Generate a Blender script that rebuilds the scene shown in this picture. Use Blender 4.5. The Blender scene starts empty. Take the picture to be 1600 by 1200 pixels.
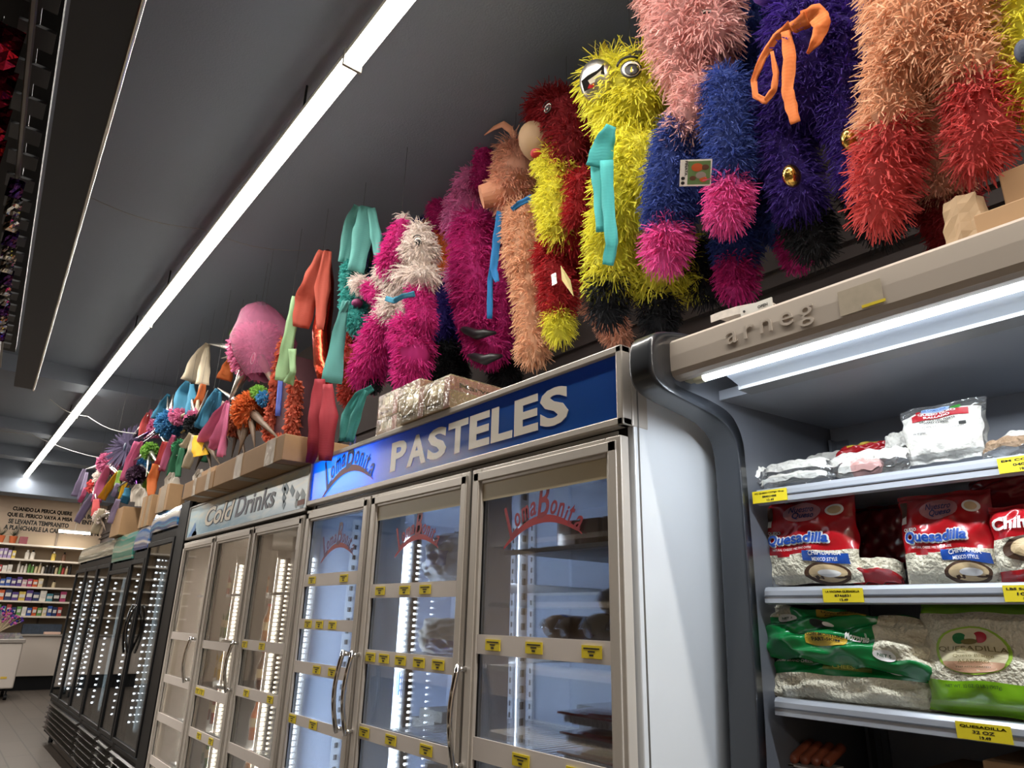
import bpy, bmesh, math, random
import numpy as np
from mathutils import Vector, Matrix
random.seed(7)
RNG = np.random.default_rng(7)
COL = bpy.context.scene.collection
SC = bpy.context.scene

# ------------------------------------------------------------------ camera
F = 1081.6
CR = np.array([[0.77723414, 0.22023848, 0.58940827], [-0.62875883, 0.23632843, 0.74081793], [0.02386268, -0.94638464, 0.32215942]])
_u, _s, _v = np.linalg.svd(CR); CR = _u @ _v
CAM = np.array([0.0, 0.0, 1.32])
cam = bpy.data.objects.new('camera', bpy.data.cameras.new('camera')); COL.objects.link(cam)
cam.data.sensor_width = 36; cam.data.lens = F / 1600 * 36; cam.data.clip_start = 0.02; cam.data.clip_end = 100
M = Matrix.Identity(4)
for i in range(3):
    M[i][0] = CR[i][0]; M[i][1] = -CR[i][1]; M[i][2] = -CR[i][2]; M[i][3] = CAM[i]
cam.matrix_world = M
SC.camera = cam
def ray(px, py): return CR @ np.array([(px - 800) / F, (py - 600) / F, 1.0])
def at(px, py, X):
    d = ray(px, py); return CAM + d * (X / d[0])
def atY(px, py, Y):
    d = ray(px, py); return CAM + d * (Y / d[1])
def atZ(px, py, Z):
    d = ray(px, py); return CAM + d * ((Z - CAM[2]) / d[2])
def mpp(p): return float((CR.T @ (np.array(p) - CAM))[2]) / F      # metres per pixel at a point

# ------------------------------------------------------------------ world, exposure, lamps outside the builders
SC.view_settings.view_transform = 'Standard'; SC.view_settings.look = 'None'
SC.view_settings.exposure = 0.0; SC.view_settings.gamma = 1.0; SC.view_settings.use_curve_mapping = False
wd = bpy.data.worlds.new('world'); SC.world = wd; wd.use_nodes = True
wd.node_tree.nodes['Background'].inputs[0].default_value = (0.5, 0.6, 0.75, 1)
wd.node_tree.nodes['Background'].inputs[1].default_value = 0.02
CEIL_LAMP_W = 16.0      # watts per metre of the ceiling strips
def area(name, loc, size, power, color, rot, parent=None, spread=None):
    l = bpy.data.lights.new(name, 'AREA'); l.shape = 'RECTANGLE'; l.size, l.size_y = size; l.energy = power; l.color = color
    if spread: l.spread = spread
    o = bpy.data.objects.new(name, l); COL.objects.link(o); o.rotation_euler = rot; o.location = loc
    if parent is not None:
        o.parent = parent; o.location = Vector(loc) - Vector(ORG[parent.name])
    return o

# ------------------------------------------------------------------ materials
def lin(c):
    if isinstance(c, str):
        c = [int(c[i:i + 2], 16) / 255 for i in (0, 2, 4)]
    return tuple((x / 12.92 if x <= 0.04045 else ((x + 0.055) / 1.055) ** 2.4) for x in c)
_M = {}
def mat(name, col, rough=0.5, metal=0.0, bump=0.0, bscale=40, var=0.0, vscale=8, coat=0.0, trans=0.0, emit=0.0, ecol=None):
    if name in _M: return _M[name]
    m = bpy.data.materials.new(name); m.use_nodes = True; nt = m.node_tree; b = nt.nodes['Principled BSDF']
    c = lin(col); b.inputs['Base Color'].default_value = (*c, 1); b.inputs['Roughness'].default_value = rough
    b.inputs['Metallic'].default_value = metal; b.inputs['Coat Weight'].default_value = coat
    tc = nt.nodes.new('ShaderNodeTexCoord')
    if var:
        n = nt.nodes.new('ShaderNodeTexNoise'); n.inputs['Scale'].default_value = vscale; n.inputs['Detail'].default_value = 4
        nt.links.new(tc.outputs['Object'], n.inputs['Vector'])
        mx = nt.nodes.new('ShaderNodeMix'); mx.data_type = 'RGBA'
        mx.inputs['A'].default_value = (*[x * (1 - var) for x in c], 1); mx.inputs['B'].default_value = (*[min(1, x * (1 + var)) for x in c], 1)
        nt.links.new(n.outputs['Fac'], mx.inputs['Factor']); nt.links.new(mx.outputs['Result'], b.inputs['Base Color'])
    if bump:
        n = nt.nodes.new('ShaderNodeTexNoise'); n.inputs['Scale'].default_value = bscale
        nt.links.new(tc.outputs['Object'], n.inputs['Vector'])
        bp = nt.nodes.new('ShaderNodeBump'); bp.inputs['Strength'].default_value = bump; bp.inputs['Distance'].default_value = 0.01
        nt.links.new(n.outputs['Fac'], bp.inputs['Height']); nt.links.new(bp.outputs['Normal'], b.inputs['Normal'])
    if emit:
        b.inputs['Emission Color'].default_value = (*lin(ecol or col), 1); b.inputs['Emission Strength'].default_value = emit
    _M[name] = m; return m
def glassy(name, tint=(1, 1, 1), refl=0.04, rough=0.02, opaque=0.0, col='ffffff', bump=0.0, bscale=30, edge=0.7):
    """clear sheet or film: transparent mixed with a glossy reflection, plus a little diffuse haze"""
    if name in _M: return _M[name]
    m = bpy.data.materials.new(name); m.use_nodes = True; nt = m.node_tree; nt.nodes.clear()
    out = nt.nodes.new('ShaderNodeOutputMaterial'); t = nt.nodes.new('ShaderNodeBsdfTransparent'); t.inputs[0].default_value = (*tint, 1)
    g = nt.nodes.new('ShaderNodeBsdfGlossy'); g.inputs['Roughness'].default_value = rough
    fr = nt.nodes.new('ShaderNodeLayerWeight'); fr.inputs['Blend'].default_value = 0.35
    mp = nt.nodes.new('ShaderNodeMapRange'); mp.inputs['To Min'].default_value = refl; mp.inputs['To Max'].default_value = edge
    nt.links.new(fr.outputs['Fresnel'], mp.inputs['Value'])
    mx = nt.nodes.new('ShaderNodeMixShader'); nt.links.new(mp.outputs[0], mx.inputs[0]); last = t
    if opaque:
        d = nt.nodes.new('ShaderNodeBsdfDiffuse'); d.inputs[0].default_value = (*lin(col), 1)
        m2 = nt.nodes.new('ShaderNodeMixShader'); m2.inputs[0].default_value = opaque
        nt.links.new(t.outputs[0], m2.inputs[1]); nt.links.new(d.outputs[0], m2.inputs[2]); last = m2
    nt.links.new(last.outputs[0], mx.inputs[1]); nt.links.new(g.outputs[0], mx.inputs[2]); nt.links.new(mx.outputs[0], out.inputs[0])
    if bump:
        tc = nt.nodes.new('ShaderNodeTexCoord'); n = nt.nodes.new('ShaderNodeTexNoise'); n.inputs['Scale'].default_value = bscale
        bp = nt.nodes.new('ShaderNodeBump'); bp.inputs['Strength'].default_value = bump; bp.inputs['Distance'].default_value = 0.01
        nt.links.new(tc.outputs['Object'], n.inputs['Vector']); nt.links.new(n.outputs['Fac'], bp.inputs['Height']); nt.links.new(bp.outputs['Normal'], g.inputs['Normal'])
    _M[name] = m; return m
def tissue(name, col, amount=0.4, rough=0.85, var=0.35, sheen=False):
    """paper with a per-strip 'tint' attribute and some translucency"""
    if name in _M: return _M[name]
    m = bpy.data.materials.new(name); m.use_nodes = True; nt = m.node_tree; b = nt.nodes['Principled BSDF']
    c = lin(col)
    a = nt.nodes.new('ShaderNodeAttribute'); a.attribute_name = 'tint'
    mx = nt.nodes.new('ShaderNodeMix'); mx.data_type = 'RGBA'
    mx.inputs['A'].default_value = (*[x * (1 - var) for x in c], 1); mx.inputs['B'].default_value = (*[min(1, x * (1 + var) + 0.04 * var) for x in c], 1)
    nt.links.new(a.outputs['Fac'], mx.inputs['Factor']); nt.links.new(mx.outputs['Result'], b.inputs['Base Color'])
    b.inputs['Roughness'].default_value = rough
    tr = nt.nodes.new('ShaderNodeBsdfTranslucent'); nt.links.new(mx.outputs['Result'], tr.inputs[0])
    ms = nt.nodes.new('ShaderNodeMixShader'); ms.inputs[0].default_value = amount
    nt.links.new(b.outputs[0], ms.inputs[1]); nt.links.new(tr.outputs[0], ms.inputs[2]); nt.links.new(ms.outputs[0], nt.nodes['Material Output'].inputs[0])
    _M[name] = m; return m
def foil(name, col, rough=0.22, scale=60): return mat(name, col, rough, 1.0, bump=0.3, bscale=scale)

# ------------------------------------------------------------------ objects
ORG = {}
def tag(o, label=None, cat=None, group=None, kind=None):
    if label: o['label'] = label
    if cat: o['category'] = cat
    if group: o['group'] = group
    if kind: o['kind'] = kind
    return o
def thing(name, label, cat, loc, group=None):
    o = bpy.data.objects.new(name, None); COL.objects.link(o); o.location = loc; o.empty_display_size = 0.05
    ORG[o.name] = tuple(loc); return tag(o, label, cat, group)
class MB:
    def __init__(s): s.v = []; s.f = []; s.m = []; s.t = []
    def add(s, vs, fs, mi=0, tint=0.5):
        o = len(s.v); s.v += [tuple(map(float, p)) for p in vs]; s.f += [tuple(i + o for i in f) for f in fs]
        s.m += ([mi] * len(fs) if isinstance(mi, int) else list(mi)); s.t += ([tint] * len(vs) if isinstance(tint, (int, float)) else list(tint)); return s
    def box(s, x0, x1, y0, y1, z0, z1, mi=0):
        x0, x1 = sorted((x0, x1)); y0, y1 = sorted((y0, y1)); z0, z1 = sorted((z0, z1))
        vs = [(x, y, z) for x in (x0, x1) for y in (y0, y1) for z in (z0, z1)]
        return s.add(vs, [(0, 1, 3, 2), (4, 6, 7, 5), (0, 4, 5, 1), (2, 3, 7, 6), (0, 2, 6, 4), (1, 5, 7, 3)], mi)
    def obox(s, c, U, V, N, a, b, d, mi=0):
        c, U, V, N = map(np.array, (c, U, V, N))
        vs = [c + U * i * a / 2 + V * j * b / 2 + N * k * d / 2 for i in (-1, 1) for j in (-1, 1) for k in (-1, 1)]
        return s.add(vs, [(0, 1, 3, 2), (4, 6, 7, 5), (0, 4, 5, 1), (2, 3, 7, 6), (0, 2, 6, 4), (1, 5, 7, 3)], mi)
    def tube(s, pts, rad, seg=12, mi=0, caps=True, flat=1.0):
        """swept tube along points; rad scalar or per-point list"""
        pts = [np.array(p, float) for p in pts]; n = len(pts)
        rad = [rad] * n if isinstance(rad, (int, float)) else rad
        vs = []; ref = None
        for i, p in enumerate(pts):
            d = pts[min(i + 1, n - 1)] - pts[max(i - 1, 0)]; d /= np.linalg.norm(d) + 1e-12
            if ref is None:
                ref = np.array([0, 0, 1.0]) if abs(d[2]) < .9 else np.array([1.0, 0, 0])
            a = np.cross(d, ref); a /= np.linalg.norm(a) + 1e-12; b = np.cross(a, d); ref = b
            for k in range(seg):
                t = 2 * math.pi * k / seg; vs.append(p + rad[i] * (a * math.cos(t) + b * math.sin(t) * flat))
        fs = [(i * seg + k, i * seg + (k + 1) % seg, (i + 1) * seg + (k + 1) % seg, (i + 1) * seg + k) for i in range(n - 1) for k in range(seg)]
        if caps: fs += [tuple(range(seg))[::-1], tuple((n - 1) * seg + k for k in range(seg))]
        return s.add(vs, fs, mi)
    def blob(s, pts, rads, seg=16, mi=0, tint=0.3):
        """rounded sausage through points with hemispherical ends"""
        P = []; R = []
        pts = [np.array(p, float) for p in pts]
        if len(pts) == 1: pts = [pts[0], pts[0] + np.array([0, 0, -1e-3])]; rads = [rads[0]] * 2
        d0 = pts[0] - pts[1]; d0 /= np.linalg.norm(d0); d1 = pts[-1] - pts[-2]; d1 /= np.linalg.norm(d1)
        for a in (80, 60, 40, 20): P.append(pts[0] + d0 * rads[0] * math.sin(math.radians(a))); R.append(rads[0] * math.cos(math.radians(a)))
        for i in range(len(pts) - 1):
            for k in range(4): t = k / 4; P.append(pts[i] * (1 - t) + pts[i + 1] * t); R.append(rads[i] * (1 - t) + rads[i + 1] * t)
        P.append(pts[-1]); R.append(rads[-1])
        for a in (20, 40, 60, 80): P.append(pts[-1] + d1 * rads[-1] * math.sin(math.radians(a))); R.append(rads[-1] * math.cos(math.radians(a)))
        k0 = len(s.v); s.tube(P, R, seg, mi); s.t[k0:] = [tint] * (len(s.v) - k0); return s
    def prism(s, poly, axis, a0, a1, mi=0):
        """extrude 2-D polygon along an axis: 'y' poly=(x,z), 'x' poly=(y,z), 'z' poly=(x,y)"""
        n = len(poly)
        def mk(p, a): return (p[0], a, p[1]) if axis == 'y' else ((a, p[0], p[1]) if axis == 'x' else (p[0], p[1], a))
        vs = [mk(p, a0) for p in poly] + [mk(p, a1) for p in poly]
        fs = [tuple(range(n)), tuple(range(2 * n - 1, n - 1, -1))] + [(i, (i + 1) % n + 0, n + (i + 1) % n, n + i) for i in range(n)]
        return s.add(vs, fs, mi)
    def cone(s, a, b, r, seg=16, mi=0, r2=0.002): return s.tube([a, b], [r, r2], seg, mi)
    def build(s, name, mats, parent=None, loc=None, bevel=0, smooth=False, label=None, auto=False):
        if not isinstance(mats, (list, tuple)): mats = [mats]
        org = np.array(ORG[parent.name]) if parent is not None else np.array(loc if loc is not None else (0, 0, 0), float)
        me = bpy.data.meshes.new(name)
        V = np.array(s.v) - org
        me.from_pydata(V.tolist(), [], s.f)
        for m in mats: me.materials.append(m)
        me.polygons.foreach_set('material_index', s.m)
        at_ = me.attributes.new('tint', 'FLOAT', 'POINT'); at_.data.foreach_set('value', s.t)
        if smooth: me.polygons.foreach_set('use_smooth', [True] * len(me.polygons))
        me.update()
        o = bpy.data.objects.new(name, me); COL.objects.link(o)
        if parent is not None: o.parent = parent; ORG[o.name] = ORG[parent.name]
        else: o.location = org; ORG[o.name] = tuple(org)
        if bevel:
            b = o.modifiers.new('bevel', 'BEVEL'); b.width = bevel; b.segments = 2; b.limit_method = 'ANGLE'; b.angle_limit = 0.7
        if label: o['label'] = label
        return o
def dup(root, loc, label=None, group=None):
    r = root.copy(); COL.objects.link(r); r.location = loc; ORG[r.name] = tuple(loc)
    if label: r['label'] = label
    if group: r['group'] = group
    for ch in list(root.children):
        c = ch.copy(); COL.objects.link(c); c.parent = r
        for g in list(ch.children):
            d = g.copy(); COL.objects.link(d); d.parent = c
    return r

# ------------------------------------------------------------------ lettering (built-in font turned into mesh)
_TC = {}
def text_geo(s, bold=0.0, shear=0.0, ext=0.02, space=1.0, cut=0):
    k = (s, bold, shear, ext, space, cut)
    if k in _TC: return _TC[k]
    if bold and 'q' in s.lower():      # a thickened Q breaks the font's fill: thicken by overlaid copies instead
        v, f = text_geo(s, 0.0, shear, ext, space, cut); n = len(v); V2 = []; F2 = []
        for i, (a, b) in enumerate(((0, 0), (1, 0), (-1, 0), (0, 1), (0, -1), (.7, .7), (-.7, .7), (.7, -.7), (-.7, -.7))):
            V2.append(v + np.array([a * bold, b * bold, 0])); F2 += [tuple(j + i * n for j in q) for q in f]
        _TC[k] = (np.concatenate(V2), F2); return _TC[k]
    cu = bpy.data.curves.new('t', 'FONT'); cu.body = s; cu.offset = bold; cu.shear = shear; cu.extrude = ext; cu.resolution_u = 3; cu.space_character = space
    o = bpy.data.objects.new('t', cu); COL.objects.link(o)
    dg = bpy.context.evaluated_depsgraph_get(); me = bpy.data.meshes.new_from_object(o.evaluated_get(dg))
    if cut:                      # slice the letters so that they can follow a curved bag
        bm = bmesh.new(); bm.from_mesh(me); xs = [q.co.x for q in bm.verts]; ys = [q.co.y for q in bm.verts]
        for ax, lo_, hi_, n_ in ((0, min(xs), max(xs), cut), (1, min(ys), max(ys), max(3, cut // 3))):
            for i in range(1, n_):
                c_ = [0, 0, 0]; c_[ax] = lo_ + (hi_ - lo_) * i / n_; nn = [0, 0, 0]; nn[ax] = 1
                bmesh.ops.bisect_plane(bm, geom=bm.verts[:] + bm.edges[:] + bm.faces[:], plane_co=c_, plane_no=nn)
        bmesh.ops.triangulate(bm, faces=bm.faces[:]); bm.to_mesh(me); bm.free()
    v = np.array([tuple(x.co) for x in me.vertices]); f = [tuple(p.vertices) for p in me.polygons]
    bpy.data.objects.remove(o); bpy.data.curves.remove(cu); bpy.data.meshes.remove(me)
    if len(v) == 0: v = np.zeros((1, 3)); f = []
    _TC[k] = (v, f); return _TC[k]
FRONT = (np.array([0, -1., 0]), np.array([0, 0, 1.]), np.array([-1., 0, 0]))     # a face turned to the aisle (-X)
def text(mb, s, org, w, h, frame=FRONT, mi=0, bold=0.0, shear=0.0, depth=0.002, rot=0.0, center=False, space=1.0):
    """lettering fitted to w x h, its lower left corner (or centre) at org"""
    v, f = text_geo(s, bold, shear, 0.02, space); U, V, N = frame
    lo = v.min(0); sz = v.max(0) - lo; sz[sz < 1e-6] = 1
    kx = w / sz[0]; ky = (h / sz[1]) if h else kx
    p = (v - lo) * [kx, ky, 1]; p[:, 2] = (v[:, 2] - v[:, 2].min()) / max(1e-6, sz[2]) * depth
    if center: p[:, 0] -= w / 2; p[:, 1] -= (sz[1] * ky) / 2
    if rot: c, s_ = math.cos(rot), math.sin(rot); p[:, :2] = p[:, :2] @ np.array([[c, s_], [-s_, c]])
    mb.add(np.array(org) + p[:, :1] * U + p[:, 1:2] * V + p[:, 2:] * N, f, mi); return mb
def surf_text(mb, s, S, u0, u1, v0, v1, mi=0, bold=0.0, shear=0.0, off=0.0052, arc=0.0, vertical=False):
    """lettering laid on a bag's surface S(u, v)"""
    v, f = text_geo(s, bold, shear, 0.0, 1.0, 14); lo = v.min(0); sz = v.max(0) - lo; sz[sz < 1e-6] = 1
    q = (v - lo) / sz
    if vertical: q = np.c_[1 - q[:, 1], q[:, 0], q[:, 2]]
    pts = [S(u0 + (u1 - u0) * a, v0 + (v1 - v0) * b + arc * (1 - (2 * a - 1) ** 2), off) for a, b, c in q]
    mb.add(pts, f, mi); return mb

# ------------------------------------------------------------------ palette
alu = mat('satin aluminium', 'c4bdb4', 0.38, 0.2, var=0.06)
alu_d = mat('grey aluminium channel', '8d8a86', 0.35, 0.7)
white_e = mat('white enamel', 'd6dade', 0.3, 0.0, coat=0.3, var=0.03)
liner = mat('white cabinet liner', 'c0cbe0', 0.35, 0.0, var=0.05)
cream = mat('cream enamel', 'c9beb2', 0.35, 0.1, var=0.04)
black_p = mat('black painted steel', '0d0e11', 0.5, 0.0); black_p.node_tree.nodes['Principled BSDF'].inputs['Specular IOR Level'].default_value = .25
black_g = mat('black gloss plastic', '0c0c0e', 0.15, 0.0, coat=0.6)
chrome = mat('polished chrome', 'd8d8d8', 0.08, 1.0)
dgrey = mat('dark grey moulded plastic', '303338', 0.3, 0.0, coat=0.35)
led = mat('led and reflection emitter', 'ffffff', 0.4, emit=8, ecol='f2f8ff')
led_w = mat('warm led and reflection emitter', 'ffffff', 0.4, emit=9, ecol='fff0d8')
glass = glassy('door glass', (0.93, 0.95, 0.96), 0.03)
film = glassy('clear film', (0.97, 0.97, 0.97), 0.12, 0.08, 0.12, bump=0.8, bscale=25)
tag_y = mat('yellow price label', 'e3cc22', 0.55)
ink = mat('black print', '15130f', 0.6)
ink_navy = mat('navy print', '1c2a66', 0.5)
whitep = mat('white print', 'ece8e2', 0.45)
redp = mat('red print', 'b8202c', 0.4)
card = mat('brown cardboard', '9d7c58', 0.75, var=0.12, vscale=14)
card_d = mat('light cardboard underside', 'b8a68f', 0.75, var=0.1)
tape = glassy('clear packing tape', (0.9, 0.85, 0.75), 0.02, 0.3, 0.5, 'b09468', bump=0.6)
rail_m = mat('label strip card', 'd6cdc6', 0.5, var=0.03)
wirem = mat('white coated wire', 'd9dde2', 0.35)

# ------------------------------------------------------------------ the room
RX0, RX1, RY0, RY1, RZ = -6.0, 2.35, -5.0, 15.5, 3.78
def tiles():
    m = bpy.data.materials.new('brown plank tiles'); m.use_nodes = True; nt = m.node_tree; b = nt.nodes['Principled BSDF']
    tc = nt.nodes.new('ShaderNodeTexCoord'); br = nt.nodes.new('ShaderNodeTexBrick'); mp = nt.nodes.new('ShaderNodeMapping')
    mp.inputs['Rotation'].default_value = (0, 0, math.radians(90))
    br.inputs['Color1'].default_value = (*lin('4e463f'), 1); br.inputs['Color2'].default_value = (*lin('463f39'), 1); br.inputs['Mortar'].default_value = (*lin('28231f'), 1)
    br.inputs['Scale'].default_value = 1; br.inputs['Mortar Size'].default_value = 0.006; br.inputs['Brick Width'].default_value = 0.9; br.inputs['Row Height'].default_value = 0.22
    nt.links.new(tc.outputs['Object'], mp.inputs[0]); nt.links.new(mp.outputs[0], br.inputs[0]); nt.links.new(br.outputs['Color'], b.inputs['Base Color'])
    b.inputs['Roughness'].default_value = 0.45; return m
paint_dark = mat('charcoal ceiling paint', '6b7482', 0.7, var=0.12, vscale=0.9, bump=0.15, bscale=120)
paint_wall = mat('dark umber wall paint', '3c3433', 0.8, var=0.1, vscale=2)
beige = mat('beige wall paint', 'a5927f', 0.7, var=0.05)
def struct(name, mb, m, **k): o = mb.build(name, m, **k); o['kind'] = 'structure'; return o
struct('floor', MB().box(RX0, RX1, RY0, RY1, -0.1, 0), tiles())
c_ = MB().box(RX0, RX1, RY0, RY1, RZ, RZ + .1)
struct('ceiling', c_, paint_dark)
struct('wall_right', MB().box(RX1, RX1 + .1, RY0, RY1, 0, RZ), paint_wall)
struct('wall_left', MB().box(RX0 - .1, RX0, RY0, RY1, 0, RZ), beige)
struct('wall_near', MB().box(RX0, RX1, RY0 - .1, RY0, 0, RZ), beige)
struct('wall_far', MB().box(RX0, RX1, RY1, RY1 + .1, 0, RZ), beige)
# beams and ledges under the ceiling
for i, (y, d, z) in enumerate(((8.6, .35, 3.6), (11.6, .3, 3.62), (13.6, .3, 3.6), (15.2, .55, 3.22))):
    struct('trim_%d' % (i + 1), MB().box(RX0, RX1, y - d / 2, y + d / 2, z, RZ), paint_dark)
struct('trim_5', MB().box(RX1 - .02, RX1, RY0, RY1, 2.66, 2.69).box(RX1 - .035, RX1, RY0, RY1, 2.58, 2.6), paint_wall)

# ceiling strip lamps: one thing per tube length
lampm = mat('lit diffuser', 'ffffff', 0.4, emit=16.0, ecol='fff6e6')
housing = mat('white lamp housing', 'c9c7c0', 0.5)
joints = [-5.0, -1.35, 2.26, 5.9, 9.6, 13.3, 15.1]
def strip(x, z, js, lab, power=1.0):
    for i in range(len(js) - 1):
        a, b = js[i] + .004, js[i + 1] - .004
        t = thing('ceiling_light', lab[i], 'light', (x, (a + b) / 2, z + .06), 'lit tube lamps in a line under the ceiling')
        MB().box(x - .036, x + .036, a, b, z + .035, z + .075).build('housing', housing, t, bevel=.004)
        hh = MB()
        for k in (.15, .85): hh.tube([(x, a + (b - a) * k, z + .07), (x, a + (b - a) * k, RZ)], .006, 6)
        hh.build('hanger', black_p, t)
        n = 14; prof = [(x + .040 * math.cos(math.pi * k / n + math.pi), z + .035 + .04 * math.sin(math.pi * k / n + math.pi)) for k in range(n + 1)]
        MB().prism(prof, 'y', a, b).build('diffuser', lampm, t)
        MB().box(x - .0415, x + .0415, a - .004, a + .01, z - .006, z + .078).build('end_cap', mat('grey end cap', '8c8a84', 0.5), t)
        if b > -4:
            area('lamp_light', (x, (a + b) / 2, z - .012), (.06, b - a), CEIL_LAMP_W * power * (b - a), (1, .95, .88), (0, 0, 0), t)
strip(.9, 3.5, joints, ['lit ceiling tube lamp behind the camera, nearest the back wall', 'lit ceiling tube lamp passing overhead behind the camera', 'nearest lit ceiling tube lamp, the widest one leaving the photo at the top',
    'second lit ceiling tube lamp from the camera, longest in view', 'third lit ceiling tube lamp from the camera, before the small one', 'farthest lit ceiling tube lamp, touching the left edge of the photo'][0:6])
strip(-2.6, 3.5, [-4.8, 0, 5, 10, 15], ['added unseen tube lamp for front light over the next aisle, %s' % w for w in ('behind the camera', 'level with the camera', 'halfway down the store', 'near the far wall')], 2.0)  # added unseen lamps, doubled in power to light the cooler fronts
for y, x0 in ((4.1, .95),):
    pass
def cable(pts, lab, r=.004, col='8d8d8a'):
    n = []
    for i in range(len(pts) - 1):
        for k in range(6): t = k / 6; a, b = np.array(pts[i]), np.array(pts[i + 1]); q = a * (1 - t) + b * t; n.append(q - np.array([0, 0, .05 * math.sin(math.pi * t)]))
    n.append(np.array(pts[-1])); o = MB().tube(n, r, 6).build('ceiling_cable', mat('pale cable ' + col, col, .5), loc=pts[0]); tag(o, lab, 'cable')
cable([(.20, 4.6, RZ - .01), (.9, 4.5, RZ - .03), (1.55, 4.35, RZ - .01)], 'pale cable crossing the ceiling above the second tube lamp', .003, '77777a')
cable([(.6, 9.3, 3.6), (1.0, 9.2, 3.45), (1.35, 8.1, 3.1)], 'pale sagging cable running from the lamps to the lilac star piñata', .0045)
cable([(-.2, 11.2, 3.62), (.6, 11.0, 3.5), (1.5, 9.6, 3.05)], 'lower pale cable sagging beneath the ceiling towards the piñatas', .0045)

# ------------------------------------------------------------------ overhead shelving canopy on the left
cy0, cy1 = -1.0, 4.27
def cx(y): return .067 + (y - 1.224) * .0418
t = thing('overhead_shelf_canopy', 'dark overhead shelf canopy with a bright metal edge at upper left', 'shelf canopy', (-.5, 2, 0))
mb = MB(); mb.prism([(cx(cy0) - .125, cy0), (cx(cy0), cy0), (cx(cy1), cy1), (cx(cy1) - .085, cy1)], 'z', 2.40, 2.48); mb.build('fascia_board', mat('charcoal laminate', '27282b', .45, var=.1), t)
mb = MB(); mb.tube([(cx(cy0) + .002, cy0, 2.398), (cx(cy1) + .002, cy1, 2.398)], .0045, 12)
mb.build('edge_trim', mat('bright edge trim', 'f2efe8', .25, 1.0), t, smooth=True)
mb = MB(); mb.prism([(-.9, cy0), (cx(cy0) - .14, cy0), (cx(4.0) - .11, 4.0), (-.9, 4.0)], 'z', 2.50, 2.53); mb.build('shelf_board', black_p, t)
mb = MB(); mb.tube([(cx(cy0) - .17, cy0, 2.385), (cx(3.9) - .15, 3.9, 2.385)], .006, 6); mb.build('hanging_rail', alu_d, t)
mb = MB()
for k in range(34):
    y = -.6 + k * .13; x = cx(y) - .16; mb.box(x - .03, x + .035, y, y + .07, 2.44, 2.447)
mb.prism([(cx(-.6) - .165, -.6), (cx(-.6) - .155, -.6), (cx(3.85) - .155, 3.85), (cx(3.85) - .165, 3.85)], 'z', 2.447, 2.452)
mb.build('wire_grid', mat('dull grey wire', '4a4a4c', .4, .5), t)
mb = MB()
for y in (-.9, .6, 2.1, 3.6): mb.box(-.95, -.88, y, y + .06, 0, 2.5)
mb.box(-.92, -.9, cy0, 4.0, 0, 2.5)
mb.build('upright_frame', mat('shelf back brown', '6b5a48', .6, var=.2, vscale=5), t)
for z in (.2, .6, 1.0, 1.4, 1.8): MB().box(-.9, -.5, cy0, 4.0, z, z + .03).build('shelf', mat('cream steel shelf', 'b8ab98', .5), t)
maroon = foil('maroon candy foil', '8e1f38', .12, 35); plumf = foil('plum candy foil', '5b3a78', .12, 35); silverf = foil('silver candy foil', 'd8d2c8', .1, 35)
def candy(y, x, z, w, h, m, lab, grp):
    mb = MB(); n = 5
    tt = thing('candy_bag', lab, 'candy bag', (x, y, z), grp)
    vs = []; fs = []
    for i in range(n + 1):
        for j in range(n + 1):
            a, b = i / n * 2 - 1, j / n * 2 - 1; th = .25 * w * (1 - a * a) * (1 - b * b) + random.uniform(-.003, .003)
            for s in (0,): vs.append((x + a * w / 2, y - th, z - h / 2 + b * h / 2))
    for i in range(n + 1):
        for j in range(n + 1):
            a, b = i / n * 2 - 1, j / n * 2 - 1; th = .25 * w * (1 - a * a) * (1 - b * b) + .001
            vs.append((x + a * w / 2, y + th, z - h / 2 + b * h / 2))
    q = (n + 1) ** 2
    for i in range(n):
        for j in range(n):
            a = i * (n + 1) + j; fs += [(a, a + 1, a + n + 2, a + n + 1), (q + a, q + a + n + 1, q + a + n + 2, q + a + 1)]
    mb.add(vs, fs); mb.build('wrapper', m, tt)
    MB().tube([(x, y, z), (x, y, 2.385)], .002, 5).build('hook', chrome, tt)
for k in range(4):
    y = 1.42 + k * .14; candy(y, -.13 - .0 * k, 2.37, .08, .10, maroon, ['large maroon foil candy bag hanging at the upper left corner', 'maroon foil candy bag second from the upper left corner', 'maroon foil candy bag with bright edge, third of the large ones', 'maroon foil candy bag last of the large ones on the rail'][k], 'large maroon candy bags on the rail')
for k in range(13):
    y = 2.02 + k * .105; candy(y, cx(y) - .155, 2.375, .035, .055, silverf if k % 3 else plumf, 'small glinting foil candy packet hanging in the row along the left edge', 'small foil candy packets on the rail')

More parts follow.
